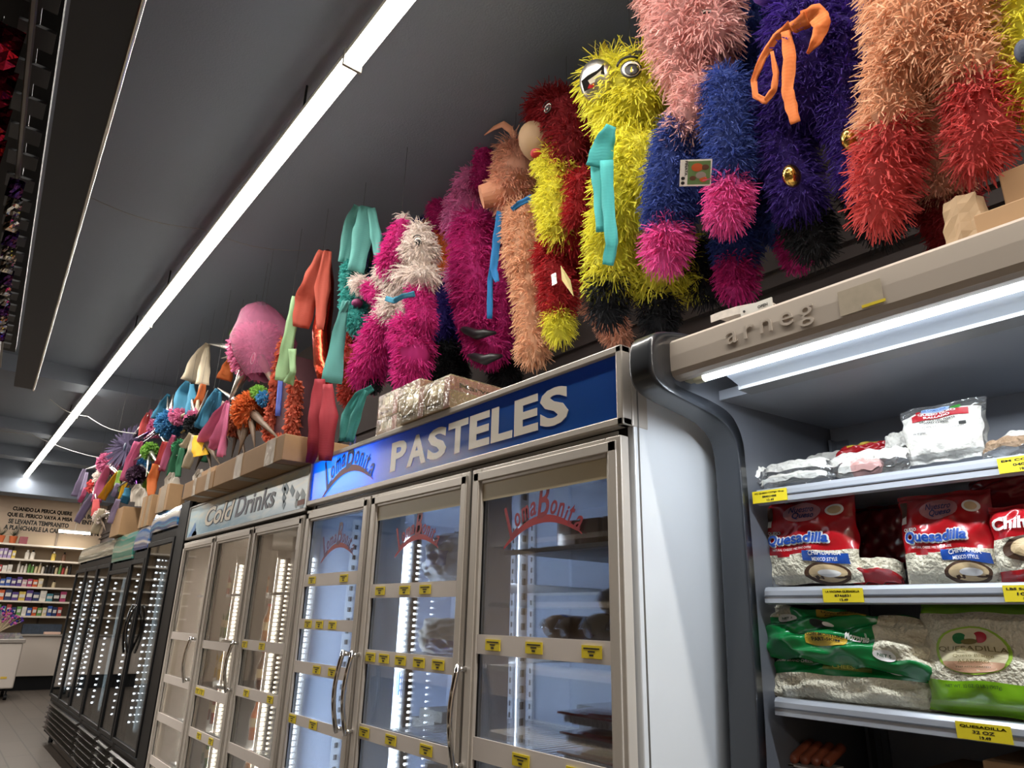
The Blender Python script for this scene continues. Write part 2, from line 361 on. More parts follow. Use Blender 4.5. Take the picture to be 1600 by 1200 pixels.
# ------------------------------------------------------------------ glass door coolers
FX = 1.25                                           # front plane of the row of coolers
def led_refl_dots(mb, x, y, ny, z0, z1, step=.022, r=.0055, mi=0):  # column of glowing dots, for LEDs and for their modelled reflections
    z = z0
    while z < z1:
        mb.box(x - r, x + r, y, y + ny * .004, z - r, z + r, mi); z += step
def cooler_body(t, y0, y1, ztop, m_out, m_in, xb=2.08, zb=.12, hz=.24, front=FX):
    th = .045; mb = MB(); f = front + .035
    mb.box(f, xb, y0, y0 + th, zb, ztop).box(f, xb, y1 - th, y1, zb, ztop)
    mb.box(xb - th, xb, y0 + th, y1 - th, zb, ztop).box(f, xb - th, y0 + th, y1 - th, ztop - .03, ztop).box(f, xb - th, y0 + th, y1 - th, zb, zb + .12)
    body = mb.build('cabinet_body', m_out, t, bevel=.004)
    mb = MB(); e = .003
    mb.box(f + .03, xb - th, y0 + th, y0 + th + e, zb + .12, ztop - hz).box(f + .03, xb - th, y1 - th - e, y1 - th, zb + .12, ztop - hz)
    mb.box(xb - th - e, xb - th, y0 + th, y1 - th, zb + .12, ztop - hz).box(f + .03, xb - th, y0 + th, y1 - th, ztop - hz, ztop - hz + .02).box(f + .03, xb - th, y0 + th, y1 - th, zb + .12, zb + .124)
    mb.build('interior_liner', m_in, t)
    mb = MB()
    for yy in (y0 + .06, y1 - .12):
        for xx in (front + .08, xb - .12): mb.tube([(xx, yy + .03, 0), (xx, yy + .03, zb)], .022, 10)
    mb.build('foot', black_p, t)
    return body
def price_tag(mb, y, z, w=.066, h=.029, x=FX, lines=True):
    mb.box(x - .0035, x - .001, y - w / 2, y + w / 2, z - h / 2, z + h / 2, 0)
    for k, (ww, hh, zz) in enumerate(((.8, .10, .26), (.35, .10, .02), (.2, .14, -.26))):
        mb.box(x - .0042, x - .0034, y - w * ww / 2, y + w * ww / 2, z + h * (zz - hh / 2), z + h * (zz + hh / 2), 1)
def script_logo(t, y_l, y_r, zc, x, red, dark, name='script_logo'):
    """arched script words over a swoosh"""
    mb = MB(); w = y_l - y_r; s = 'LomaBonita'; n = len(s)
    cw = [1.3, .8, 1.1, .8, 1.7, .8, .8, .5, .6, .8]; tot = sum(cw); acc = 0
    for i, ch in enumerate(s):
        a = (acc + cw[i] / 2) / tot; acc += cw[i]
        q = 2 * a - 1; dy = .16 * w * (1 - q * q) - .05 * w * q * q; ang = -q * .55 + .12
        hgt = w * (.30 if ch in 'LB' else (.17 if ch in 't' else .12)); wid = w * cw[i] / tot * .95
        text(mb, ch, (x, y_l - a * w, zc + dy + (hgt * .5 - .06 * w) * .6), wid, hgt, mi=0, shear=.35, depth=.0012, rot=ang, center=True, bold=.012)
    k = 24; top = []; bot = []
    for i in range(k + 1):
        a = i / k; q = 2 * a - 1; zz = zc - .10 * w + .20 * w * (1 - q * q) - .05 * w * (1 - a) ** 2
        th = .055 * w * math.sin(math.pi * min(1, a * 1.02 + .02)) ** .6 + .004
        top.append((x - .001, y_l - a * w - .0 * w, zz)); bot.append((x - .001, y_l - a * w, zz - th))
    vs = top + bot; mb.add(vs, [(i, i + 1, k + 2 + i, k + 1 + i) for i in range(k)], 1)
    return mb.build(name, [dark, red], t)
def glass_door(t, ya, yb, z0, z1, fm, bands, hy=None, hz=(.94, 1.20), tagsets=(), gasket=black_p, paper=False, fw=.05, hdouble=False, fx=FX):
    """framed door ya (near) .. yb (far); bands = list of (ztop, zbottom) label strips"""
    mb = MB(); a, b = ya + .004, yb - .004
    for (p, q, r, s) in ((a, a + fw, z0, z1), (b - fw, b, z0, z1), (a + fw, b - fw, z1 - fw, z1), (a + fw, b - fw, z0, z0 + fw)):
        mb.box(fx, fx + .03, p, q, r, s)
    i = .012
    for (p, q, r, s) in ((a + i, a + fw - i * .8, z0 + i, z1 - i), (b - fw + i * .8, b - i, z0 + i, z1 - i), (a + i, b - i, z1 - fw + i * .8, z1 - i)):
        mb.box(fx - .006, fx, p, q, r, s)
    d = mb.build('door', fm, t, bevel=.003)
    MB().box(fx + .012, fx + .016, a + fw, b - fw, z0 + fw, z1 - fw).build('glass_pane', glass, d)
    gk = MB()
    for p, q in ((a + fw, a + fw + .007), (b - fw - .007, b - fw)): gk.box(fx + .010, fx + .0115, p, q, z0 + fw, z1 - fw)
    gk.build('gasket', gasket, d)
    for k, (zt, zb_) in enumerate(bands):
        MB().box(fx + .004, fx + .009, a + fw, b - fw, zb_, zt).build('label_strip', rail_m, d)
        if k < len(tagsets):
            for yy in tagsets[k]:
                m = MB(); price_tag(m, yy, (zt + zb_) / 2, x=fx + .004); m.build('price_label', [tag_y, ink], d)
    if paper:
        MB().box(fx + .006, fx + .0075, a + fw, b - fw, z1 - fw - .052, z1 - fw).build('paper_band', mat('cream backing paper', 'c9bb98', .4, coat=.6), d)
    if hy is not None:
        for dy in ((0, -.0),):
            h = MB(); pts = []
            for k in range(13):
                u = k / 12; pts.append((fx - .03 - .022 * math.sin(math.pi * u), hy, hz[0] + (hz[1] - hz[0]) * u))
            h.tube(pts, .0085, 10)
            for zz in (hz[0] + .012, hz[1] - .012): h.tube([(fx, hy, zz), (fx - .034, hy, zz)], .008, 8)
            h.build('handle', chrome, d, smooth=True)
    return d
def wire_shelf(t, y0, y1, z, x0=FX + .12, x1=2.0, n=None, m=None):
    mb = MB(); n = n or int((y1 - y0) / .03)
    mb.box(x0, x0 + .008, y0, y1, z - .012, z + .003)
    mb.box(x1 - .008, x1, y0, y1, z - .012, z + .003)
    for k in range(n + 1):
        y = y0 + (y1 - y0) * k / n; mb.box(x0, x1, y - .0016, y + .0016, z - .003, z)
    return mb.build('wire_shelf', m or wirem, t)

# ---- the blue PASTELES cooler
PY0, PY1, PZ = 1.12, 3.045, 2.0
t = thing('display_cooler', 'white three-door cooler under the blue PASTELES sign', 'cooler', (1.6, 2.08, 0))
pas = t
cooler_body(t, PY0, PY1, PZ - .002, white_e, liner)
MB().box(FX + .048, FX + .053, PY0 - .0015, PY0 + .002, .12, PZ - .01).build('side_seam', alu_d, t)
fr = MB(); w_ = .022
fr.box(FX - .004, FX + .03, PY0, PY1, PZ - w_, PZ).box(FX - .004, FX + .03, PY0, PY1, 1.785, 1.785 + w_).box(FX - .004, FX + .03, PY0, PY0 + w_, 1.785, PZ).box(FX - .004, FX + .03, PY1 - .012, PY1, 1.785, PZ)
fr.box(FX + .03, FX + .09, PY0 - .001, PY0 + .008, 1.785, PZ)
sign = fr.build('sign_header', alu, t, bevel=.004)
def sign_panel():
    m = bpy.data.materials.new('blue translucent sign'); m.use_nodes = True; nt = m.node_tree; b = nt.nodes['Principled BSDF']
    b.inputs['Base Color'].default_value = (*lin('2559a3'), 1); b.inputs['Roughness'].default_value = .22
    tr = nt.nodes.new('ShaderNodeBsdfTranslucent'); tr.inputs[0].default_value = (*lin('0a62ff'), 1)
    ms = nt.nodes.new('ShaderNodeMixShader'); ms.inputs[0].default_value = .45
    nt.links.new(b.outputs[0], ms.inputs[1]); nt.links.new(tr.outputs[0], ms.inputs[2]); nt.links.new(ms.outputs[0], nt.nodes['Material Output'].inputs[0]); return m
MB().add([(FX + .006, PY0 + w_, 1.80), (FX + .006, PY1 - .012, 1.80), (FX + .006, PY1 - .012, PZ - w_), (FX + .006, PY0 + w_, PZ - w_)], [(0, 1, 2, 3)]).build('sign_panel', sign_panel(), sign)
MB().box(FX + .03, FX + .2, PY0 + .05, PY1 - .05, 1.765, 1.783).box(FX + .2, FX + .205, PY0 + .05, PY1 - .05, 1.78, PZ - .01).build('light_box', white_e, sign)
MB().tube([(FX + .075, 2.50, 1.89), (FX + .075, 3.0, 1.89)], .012, 10).build('sign_tube', mat('sign tube', 'ffffff', emit=6, ecol='eef4ff'), sign)
area('sign_light', (FX + .10, 2.74, 1.89), (.14, .5), 2.2, (.8, .9, 1), (0, math.radians(90), 0), t)
tx = MB()
ys = 2.303; adv = [('P', .112), ('A', .128), ('S', .118), ('T', .115), ('E', .108), ('L', .105), ('E', .108), ('S', .118)]
gap = (2.303 - 1.326 - sum(a[1] for a in adv)) / 7
for ch, wd_ in adv:
    text(tx, ch, (FX + .0055, ys, 1.835), wd_, .112, bold=.035, depth=.0015); ys -= wd_ + gap
tx.build('lettering', mat('cream vinyl lettering', 'd3ccc0', .3), sign)
script_logo(sign, 2.90, 2.435, 1.875, FX + .0045, mat('brick red vinyl', '8a3a3a', .4), mat('dark blue vinyl', '1d2f86', .4))
doors = [(1.12, 1.765, 1.71, True), (1.765, 2.43, 2.36, True), (2.43, 3.035, 2.99, False)]
bd3 = [(1.278, 1.226), (1.013, .957), (.745, .70), (.48, .43)]
bd2 = [(1.43, 1.382), (1.208, 1.161), (.97, .924), (.735, .69), (.5, .455)]
bd1 = [(1.483, 1.433), (1.303, 1.262), (1.138, 1.093), (.94, .903), (.74, .70), (.5, .46)]
d3 = glass_door(t, 1.13, 1.762, .2, 1.762, alu, bd3, 1.775 - .03, (.925, 1.195), [[1.63, 1.455, 1.245], [1.30, 1.5]], paper=True)
d2 = glass_door(t, 1.768, 2.425, .2, 1.762, alu, bd2, 2.452 - .05, (.93, 1.2), [[2.30, 2.13, 2.0], [2.33, 2.235, 2.125, 2.01, 1.90], [2.33, 2.15, 1.94]], paper=True)
d1 = glass_door(t, 2.43, 3.035, .2, 1.762, alu, bd1, 2.475, (.93, 1.2), [[2.90, 2.60], [2.89, 2.78, 2.66], [2.76, 2.62], [2.94, 2.74]])
MB().tube([(FX + .01, 1.765, .2), (FX + .01, 1.765, 1.77)], .009, 8).build('hinge_post', alu_d, t)
redv = mat('red vinyl decal', 'a3262f', .4); redd = mat('dark red vinyl', '8c2330', .4)
script_logo(d1, 2.845, 2.55, 1.575, FX + .009, mat('brick red decal', '8f2b2f', .4), mat('indigo decal', '5a2a4a', .4))
script_logo(d2, 2.225, 1.945, 1.565, FX + .009, redv, redd)
script_logo(d3, 1.60, 1.28, 1.565, FX + .009, redv, redd)
MB().box(FX + .034, FX + .06, PY0 + .02, PY1 - .02, 1.74, 1.79).build('shade_gap_filler', black_p, t)  # black bar added as the gap's shade, also stops sign light leaking
wh_band = mat('white mullion', 'dfe6ee', .3)
for ym in (1.765, 2.43):
    mb = MB().box(FX + .035, FX + .15, ym - .022, ym + .022, .24, 1.755); mb.build('mullion', wh_band, t, bevel=.003)
mb = MB().box(FX + .15, FX + .24, 2.426, 2.43, .26, 1.66); mb.build('light_backing', wh_band, t)
mb = MB(); led_refl_dots(mb, FX + .178, 2.424, -1, .30, 1.62, .0215, .0065); mb.build('led_and_reflection_dots', led, t)
mb = MB(); led_refl_dots(mb, FX + .225, 2.425, -1, .30, 1.61, .0215, .0042); mb.build('led_and_reflection_dots', led, t)  # LED reflection added as a column of smaller glowing dots
mb = MB(); led_refl_dots(mb, FX + .30, 2.425, -1, .30, 1.60, .024, .0026); mb.build('led_and_reflection_dots', led, t)  # second, fainter reflected column, again as glowing dots
mb = MB(); led_refl_dots(mb, FX + .03, 2.99, -1, .25, 1.56, .022, .008); mb.build('led_and_reflection_dots', led, t)
area('cooler_light', (FX + .155, 2.43, .96), (1.3, .03), 10, (.72, .84, 1), (0, math.radians(-90), 0), t)
area('cooler_light', (FX + .07, 2.88, .96), (1.3, .03), 4, (.72, .84, 1), (0, math.radians(-90), 0), t)
mb = MB()
for yy in (1.19, 1.765, 2.43, 2.97):
    mb.box(FX + .20, FX + .235, yy - .004 + (.0 if yy > 2 else 0), yy + .004, .26, 1.74)
    for zz in np.arange(.3, 1.72, .045): mb.box(FX + .21, FX + .225, yy - .006, yy + .006, zz, zz + .02, 1)
for yy in (1.25, 1.7, 1.83, 2.37, 2.5, 2.93):
    mb.box(2.02, 2.03, yy - .015, yy + .015, .26, 1.74)
    for zz in np.arange(.3, 1.72, .045): mb.box(2.018, 2.02, yy - .004, yy + .004, zz, zz + .02, 1)
mb.build('shelf_upright', [wh_band, black_p], t)
for z in (1.45, 1.215, .96, .70, .45):
    if z < .8: wire_shelf(t, 1.18, 1.75, z)
    wire_shelf(t, 1.79, 2.40, z - .02)
# ---- the Cold Drinks cooler
KY0, KY1, KZ = 3.05, 5.03, 1.985
t = thing('display_cooler', 'grey three-door cooler under the pale blue Cold Drinks sign', 'cooler', (1.6, 4.04, 0)); cold = t
beige_e = mat('beige grey enamel', 'a8a096', .4, .2)
lin_w = mat('warm grey liner', 'b9b2ac', .4, var=.05)
cooler_body(t, KY0, KY1, KZ - .002, beige_e, lin_w)
def ice_sign():
    m = bpy.data.materials.new('icy sky print'); m.use_nodes = True; nt = m.node_tree; b = nt.nodes['Principled BSDF']
    tc = nt.nodes.new('ShaderNodeTexCoord'); mp = nt.nodes.new('ShaderNodeMapping'); mp.inputs['Scale'].default_value = (1, 1.2, 5)
    n = nt.nodes.new('ShaderNodeTexNoise'); n.inputs['Scale'].default_value = 2.2; n.inputs['Detail'].default_value = 5; n.inputs['Distortion'].default_value = .6
    cr = nt.nodes.new('ShaderNodeValToRGB'); e = cr.color_ramp.elements
    e[0].position = .3; e[0].color = (*lin('94bcd6'), 1); e[1].position = .72; e[1].color = (*lin('e8e4d2'), 1)
    x = e.new(.5); x.color = (*lin('c2dbe4'), 1)
    sp = nt.nodes.new('ShaderNodeSeparateXYZ'); ad = nt.nodes.new('ShaderNodeMath'); ad.operation = 'MULTIPLY_ADD'; ad.inputs[1].default_value = 1.2
    mr = nt.nodes.new('ShaderNodeMath'); mr.operation = 'SUBTRACT'; mr.inputs[1].default_value = 1.88
    nt.links.new(tc.outputs['Object'], mp.inputs[0]); nt.links.new(mp.outputs[0], n.inputs[0]); nt.links.new(tc.outputs['Object'], sp.inputs[0])
    nt.links.new(sp.outputs['Z'], mr.inputs[0]); nt.links.new(mr.outputs[0], ad.inputs[0]); nt.links.new(n.outputs['Fac'], ad.inputs[2]); nt.links.new(ad.outputs[0], cr.inputs[0])
    nt.links.new(cr.outputs[0], b.inputs['Base Color']); b.inputs['Roughness'].default_value = .25; return m
fr = MB(); fr.box(FX, FX + .03, KY0, KY1, KZ - .012, KZ).box(FX, FX + .03, KY0, KY1, 1.765, 1.783).box(FX, FX + .03, KY0, KY0 + .014, 1.765, KZ).box(FX, FX + .03, KY1 - .022, KY1, 1.765, KZ)
sign = fr.build('sign_header', alu_d, t, bevel=.003)
MB().box(FX + .006, FX + .012, KY0 + .014, KY1 - .02, 1.78, KZ - .01).build('sign_panel', ice_sign(), sign)
tx = MB()
text(tx, 'Cold', (FX + .005, 4.64, 1.82), .55, .125, bold=.055, shear=.25, depth=.001, mi=0)
text(tx, 'Cold', (FX + .0038, 4.635, 1.8245), .54, .115, bold=.02, shear=.25, depth=.001, mi=1)
text(tx, 'Drinks', (FX + .005, 4.07, 1.828), .60, .115, bold=.02, shear=.2, depth=.001, mi=0)
tx.build('lettering', [mat('slate blue print', '2b3350', .4), mat('cream print', 'e3dccb', .4)], sign)
pk = MB()
def icy(y, z, w, h, n=9, mi=0):
    vs = [(FX + .0052, y + w / 2, z)] ; top = []
    for k in range(n): top.append((FX + .0052, y + w / 2 - w * (k + 1) / (n + 1), z + h * (.45 + .55 * random.random()) * math.sin(math.pi * (k + 1) / (n + 1))))
    vs += top + [(FX + .0052, y - w / 2, z)]; pk.add(vs, [tuple(range(len(vs)))], mi)
icy(4.88, 1.784, .20, .10, mi=0); icy(4.84, 1.784, .12, .06, mi=1)
icem = [mat('deep ice blue', '5d86b8', .4), mat('mid ice blue', '86a9bf', .4), mat('pale ice', 'b9cdd6', .4), mat('dull red print', 'a4665a', .5)]; pk.build('ice_mountain_print', icem, sign); pk = MB()
for k in range(9):
    y = 3.12 + .26 * random.random(); z = 1.80 + .12 * random.random()
    pk.obox((FX + .0050, y, z), (0, .8, .6), (0, -.6, .8), (1, 0, 0), .03 + .03 * random.random(), .035, .0006, 2 if k % 2 else 1)
pk.box(FX + .0044, FX + .005, 3.09, 3.17, 1.80, 1.825, 3)
pk.build('ice_cube_print', icem, sign)
cb = [[(1.198, 1.153), (.99, .945), (.745, .70), (.5, .455)], [(1.171, 1.13), (.94, .89), (.735, .69), (.5, .455)], [(1.198, 1.155), (.95, .905), (.735, .69), (.5, .455)]]
glass_door(t, 3.055, 3.70, .2, 1.748, alu, cb[0], 3.73 - .05, (.955, 1.19), [[3.61, 3.38], [3.50, 3.20], []])
glass_door(t, 3.705, 4.34, .2, 1.748, alu, cb[1], None, tagsets=[[], [4.24, 4.16], [4.1, 3.9]])
glass_door(t, 4.345, 5.02, .2, 1.748, alu, cb[2], 4.40, (.945, 1.185), [])
for ym in (3.705, 4.345):
    MB().box(FX + .035, FX + .102, ym - .02, ym + .02, .24, 1.745).build('mullion', mat('warm white mullion', 'b9b2ae', .35), t, bevel=.003)
    MB().box(FX + .036, FX + .050, ym - .0215, ym - .02, .24, 1.745).build('gasket', black_p, t)
for ym in (3.705, 4.345, 4.98):
    mb = MB()
    if ym > 4.9: led_refl_dots(mb, FX + .025, ym + .005, -1, .28, 1.52, .022, .008)
    if ym < 4.9:
        led_refl_dots(mb, FX + .165, ym - .019, -1, .28, 1.60, .021, .008)
        for c, r in ((.205, .0045), (.235, .004), (.262, .0035)): led_refl_dots(mb, FX + c, ym - .019, -1, .28, 1.59, .023, r)  # reflections of the main column, built as shrinking glowing dots
        MB().box(FX + .185, FX + .28, ym - .018, ym - .014, .26, 1.6).build('light_backing', mat('dark steel', '4a443e', .3, .6), t)
        MB().box(FX + .14, FX + .185, ym - .018, ym - .014, .26, 1.64).build('light_backing', mat('satin steel', 'a8a29a', .3, .5), t)
    mb.build('led_and_reflection_dots', led_w, t)
    area('cooler_light', (FX + .135, min(ym, 4.90), .95), (1.3, .03), 8.0 if ym < 4.9 else 4.0, (1, .9, .76), (0, math.radians(-90), 0), t)
for z in (1.42, 1.17, .93, .69, .45):
    wire_shelf(t, 3.10, 3.69, z); wire_shelf(t, 3.73, 4.33, z); wire_shelf(t, 4.37, 4.97, z)
MB().box(FX + .032, FX + .055, KY0 + .02, KY1 - .02, 1.735, 1.77).build('shade_gap_filler', black_p, t)  # added black bar standing in for the dark gap under the sign
# white partition boards standing just behind the doors
for (a, b) in ((3.50, 3.56), (4.14, 4.20), (4.60, 4.93)):
    MB().box(FX + .16, FX + .168, a, b, .26, 1.70).build('interior_panel', mat('off white board', 'bdb6b4', .5, var=.06), t)

# ---- black coolers farther along
def curved_sign(t, y0, y1, z0, z1, m, bulge=.014, fx=FX):
    n = 10; vs = []; 
    for k in range(n + 1):
        u = k / n; vs.append((fx - bulge * math.sin(math.pi * u) + .02 * (u - .5), z0 + (z1 - z0) * u))
    poly = vs + [(fx + .03, z1), (fx + .03, z0)]
    return MB().prism(poly, 'y', y0, y1).build('sign_panel', m, t)
def wave_print(name, cols, scale=3, dist=3, glossy=.15, off=0.0):
    m = bpy.data.materials.new(name); m.use_nodes = True; nt = m.node_tree; b = nt.nodes['Principled BSDF']
    tc = nt.nodes.new('ShaderNodeTexCoord'); w = nt.nodes.new('ShaderNodeTexWave'); w.bands_direction = 'Z'; w.inputs['Scale'].default_value = scale; w.inputs['Distortion'].default_value = dist; w.inputs['Detail'].default_value = 1; w.inputs['Detail Scale'].default_value = .8; w.inputs['Phase Offset'].default_value = off
    cr = nt.nodes.new('ShaderNodeValToRGB'); cr.color_ramp.interpolation = 'EASE'; e = cr.color_ramp.elements
    e[0].color = (*lin(cols[0]), 1); e[1].color = (*lin(cols[-1]), 1)
    for i, c in enumerate(cols[1:-1]): e.new((i + 1) / (len(cols) - 1)).color = (*lin(c), 1)
    nt.links.new(tc.outputs['Object'], w.inputs[0]); nt.links.new(w.outputs['Fac'], cr.inputs[0]); nt.links.new(cr.outputs[0], b.inputs['Base Color']); b.inputs['Roughness'].default_value = glossy
    b.inputs['Coat Weight'].default_value = .6; return m
dark_in = mat('dim grey liner', '5f6466', .4, var=.1)
def black_cooler(y0, y1, ztop, zs0, signm, lab, ndoors, led_refl_cols, fx=FX, base=.42, inner=None, d0=None):
    d0 = y0 if d0 is None else d0
    t = thing('display_cooler', lab, 'cooler', (1.6, (y0 + y1) / 2, 0), 'black coolers at the far end of the row')
    cooler_body(t, y0, y1, ztop, black_p, inner or dark_in, hz=ztop - zs0, front=fx, zb=.1)
    MB().box(fx + .005, fx + .035, y0, y1, zs0 - .07, zs0 - .012).box(fx + .01, fx + .035, y0, y0 + .03, .1, ztop).box(fx + .01, fx + .035, y1 - .03, y1, .1, ztop).box(fx + .012, fx + .035, y0, y1, .1, base).build('front_frame', black_p, t, bevel=.004)
    s = curved_sign(t, d0 + .008, y1 - .008, zs0, ztop - .004, signm, fx=fx)
    if d0 > y0: MB().box(fx - .004, fx + .035, y0, d0, .1, ztop).build('side_panel', black_p, t, bevel=.004)
    g = MB(); k = 0
    z = .15
    while z < base - .04: g.prism([(fx - .022, z), (fx + .012, z + .010), (fx + .012, z + .016)], 'y', y0 + .05, y1 - .05); z += .046
    g.build('grille', mat('dark louvre', '26231f', .3, .3), t)
    dw = (y1 - d0) / ndoors; top = zs0 - .075
    for i in range(ndoors):
        a, b = d0 + i * dw + .006, d0 + (i + 1) * dw - .006
        mb = MB(); fw = .035
        for (p, q, r, s2) in ((a, a + fw, base + .02, top), (b - fw, b, base + .02, top), (a + fw, b - fw, top - fw, top), (a + fw, b - fw, base + .02, base + .05)): mb.box(fx - .012, fx + .008, p, q, r, s2)
        d = mb.build('door', black_p, t, bevel=.003)
        MB().box(fx - .002, fx + .001, a + fw, b - fw, base + .05, top - fw).build('glass_pane', glass, d)
        ym = b + .004 if i < ndoors - 1 else y1 - .05
        mb = MB(); yy = min(ym, y1 - .05)
        for c, r in led_refl_cols: led_refl_dots(mb, fx + c, yy, -1, base + .14, top - .1, .047, r)  # columns after the first imitate reflections of the LEDs with glowing dots
        mb.build('led_and_reflection_dots', led, t)
        if i < ndoors - 1: MB().box(fx + .03, fx + .10, yy + .001, yy + .02, base + .05, top - .03).build('mullion', dark_in, t)
        area('cooler_light', (fx + .105, yy - .01, 1.05), (1.1, .02), 1.1, (.85, .95, 1), (0, math.radians(-90), 0), t)
    for z in (.62, .86, 1.1, 1.34, 1.56): wire_shelf(t, y0 + .06, y1 - .06, z, fx + .2, 2.0)
    return t
blues = wave_print('blue wave print', ['c9c0b8', '2c6aa8', '4c8fb4', '1f4f8f', 'd8d4cc'], 1.6, 4)
blues2 = wave_print('blue wave print two', ['8d97ad', '3b6fae', 'c9c5c4', '31508c'], 1.8, 4, off=2)
teals = wave_print('teal print', ['4f9182', '3f8a7d', '9fa594', '5aa093'], 3, 3)
silv = wave_print('silver print', ['9a9a90', 'b8b4a4', 'c9c6b4', '8f9288'], 3, 2, .1)
c1 = black_cooler(5.04, 6.02, 2.035, 1.885, blues, 'tall black cooler with blue wave sign beside the Cold Drinks cooler', 1, ((.07, .006), (.10, .0035), (.125, .003), (.15, .0025), (.175, .002)), d0=5.25)
c2_ = black_cooler(6.03, 6.52, 1.965, 1.78, blues2, 'narrow black cooler with grey and blue wave sign', 1, ((.05, .0055), (.11, .0035), (.15, .003)))
c3 = black_cooler(6.53, 7.37, 1.96, 1.725, teals, 'black cooler with a teal landscape sign and one lit door', 1, ((.05, .007),))
c4 = black_cooler(7.38, 9.31, 1.96, 1.80, silv, 'farthest black cooler with three doors and a silver sign', 3, ((.05, .008), (.13, .0045)))
# dark curved handles and silver locks on the tall black cooler
for yy in (5.97, 6.07):
    pts = [(FX - .025 - .03 * math.sin(math.pi * k / 10), yy + (.012 if yy > 6.0 else -.012) * math.cos(math.pi * k / 10 * 2), 1.02 + .34 * k / 10) for k in range(11)]
    MB().tube(pts, .009, 8).build('handle', black_g, c1, smooth=True)
for yy in (5.42, 5.86): MB().tube([(FX - .012, yy, .33), (FX + .02, yy, .33)], .03, 16).build('lock', alu_d, c1)

# ------------------------------------------------------------------ the open multideck case on the right
AY = 1.0
t = thing('open_display_case', 'open refrigerated case with cream canopy, lit tube and grey bumper end', 'display case', (1.7, .2, 0)); case = t
outer = [(1.395, 2.031), (1.33, 2.022), (1.25, 2.0), (1.222, 1.975), (1.215, 1.933), (1.218, 1.885), (1.235, 1.862), (1.27, 1.848), (1.351, 1.838), (1.46, 1.826), (1.51, 1.808), (1.54, 1.78), (1.553, 1.745), (1.55, 1.5), (1.545, 1.3), (1.53, 1.0), (1.45, .6), (1.45, 0)]
rim_in = [(1.395, 2.0), (1.34, 1.995), (1.30, 1.985), (1.293, 1.96), (1.29, 1.9), (1.30, 1.875), (1.33, 1.868), (1.44, 1.862), (1.52, 1.848), (1.555, 1.82), (1.575, 1.78), (1.578, 1.74), (1.576, 1.5), (1.572, 1.3), (1.562, 1.0), (1.50, .6), (1.50, 0)]
def chaikin(P_, n=2):
    for _ in range(n):
        Q_ = [P_[0]]
        for a_, b_ in zip(P_[:-1], P_[1:]): Q_ += [(a_[0] * .75 + b_[0] * .25, a_[1] * .75 + b_[1] * .25), (a_[0] * .25 + b_[0] * .75, a_[1] * .25 + b_[1] * .75)]
        P_ = Q_ + [P_[-1]]
    return P_
mb = MB(); n1 = len(outer)
ring = outer + rim_in[::-1]
def strip_prism(mb, A, B, y0, y1, mi=0):
    k = min(len(A), len(B))
    for i in range(k - 1): mb.prism([A[i], A[i + 1], B[i + 1], B[i]], 'y', y0, y1, mi)
k = len(rim_in)
oc, ic = chaikin(outer[:k - 1] + [outer[-1]]), chaikin(rim_in); m_ = len(oc); y0_, y1_ = AY, AY + .075; bv = .012; vs = []
for (ox, oz), (ix, iz) in zip(oc, ic):
    dx_, dz_ = ix - ox, iz - oz; ln_ = math.hypot(dx_, dz_) + 1e-9; ex, ez = dx_ / ln_ * bv, dz_ / ln_ * bv
    vs += [(ox + ex, y1_, oz + ez), (ox + ex * .3, y1_ - bv * .3, oz + ez * .3), (ox, y1_ - bv, oz), (ox, y0_ + bv, oz), (ox + ex * .3, y0_ + bv * .3, oz + ez * .3), (ox + ex, y0_, oz + ez), (ix, y0_, iz), (ix, y1_, iz)]
mb.add(vs, [(i * 8 + j, i * 8 + (j + 1) % 8, (i + 1) * 8 + (j + 1) % 8, (i + 1) * 8 + j) for i in range(m_ - 1) for j in range(8)] + [tuple(range(8)), tuple(range((m_ - 1) * 8, m_ * 8))])
eb = mb.build('end_bumper', dgrey, t, smooth=True); eb.modifiers.new('n', 'WEIGHTED_NORMAL')
mb = MB(); mb.prism([(1.40, 2.02)] + rim_in[1:] + [(2.12, 0), (2.12, 2.02)], 'y', AY + .008, AY + .06); mb.build('end_panel', mat('blue grey case metal', '6a6d74', .4, .2), t)
casem = mat('case interior metal', '9a9ea6', .4, .15)
mb = MB(); mb.box(2.07, 2.11, -1.6, AY + .008, .2, 2.0).prism([(1.495, 1.874), (1.495, 1.90), (2.08, 1.93), (2.08, 1.905)], 'y', -1.6, AY + .008).box(1.5, 2.11, -1.6, AY, .2, .35)
mb.build('interior_liner', casem, t)
can = MB(); y0, y1 = -1.6, AY
fas = [(1.298, 1.984), (1.291, 1.976), (1.289, 1.94), (1.290, 1.902), (1.296, 1.890), (1.308, 1.884), (1.325, 1.8835), (1.325, 1.889), (1.312, 1.892), (1.306, 1.905), (1.306, 1.97), (1.312, 1.978), (2.1, 2.0), (2.1, 2.008), (1.31, 1.99)]
can.prism(fas, 'y', y0, y1); can.build('canopy_fascia', cream, t)
tx = MB(); ya = 0
w1 = at(1136, 540, 1.289); w2 = at(1272, 495, 1.289)
FR2 = (np.array([0, -1., 0]), np.array([0, 0, 1.]), np.array([-1., 0, 0]))
text(tx, 'arneg', (1.2885, w1[1], w1[2] - .014), abs(w1[1] - w2[1]), .046, depth=.0022, space=1.3)
tx.build('embossed_lettering', cream, t)
st = MB(); a = at(1310, 470, 1.288); b = at(1385, 495, 1.288); st.box(1.2878, 1.2886, a[1], b[1], 1.905, 1.958)
st.build('old_sticker', mat('worn sticker film', 'b8ac98', .5, var=.15, vscale=60), t)
yl = MB(); a = at(1350, 500, 1.288); b = at(1387, 488, 1.288); yl.box(1.2872, 1.2882, a[1], b[1], 1.908, 1.914); yl.build('warning_sticker', tag_y, t)
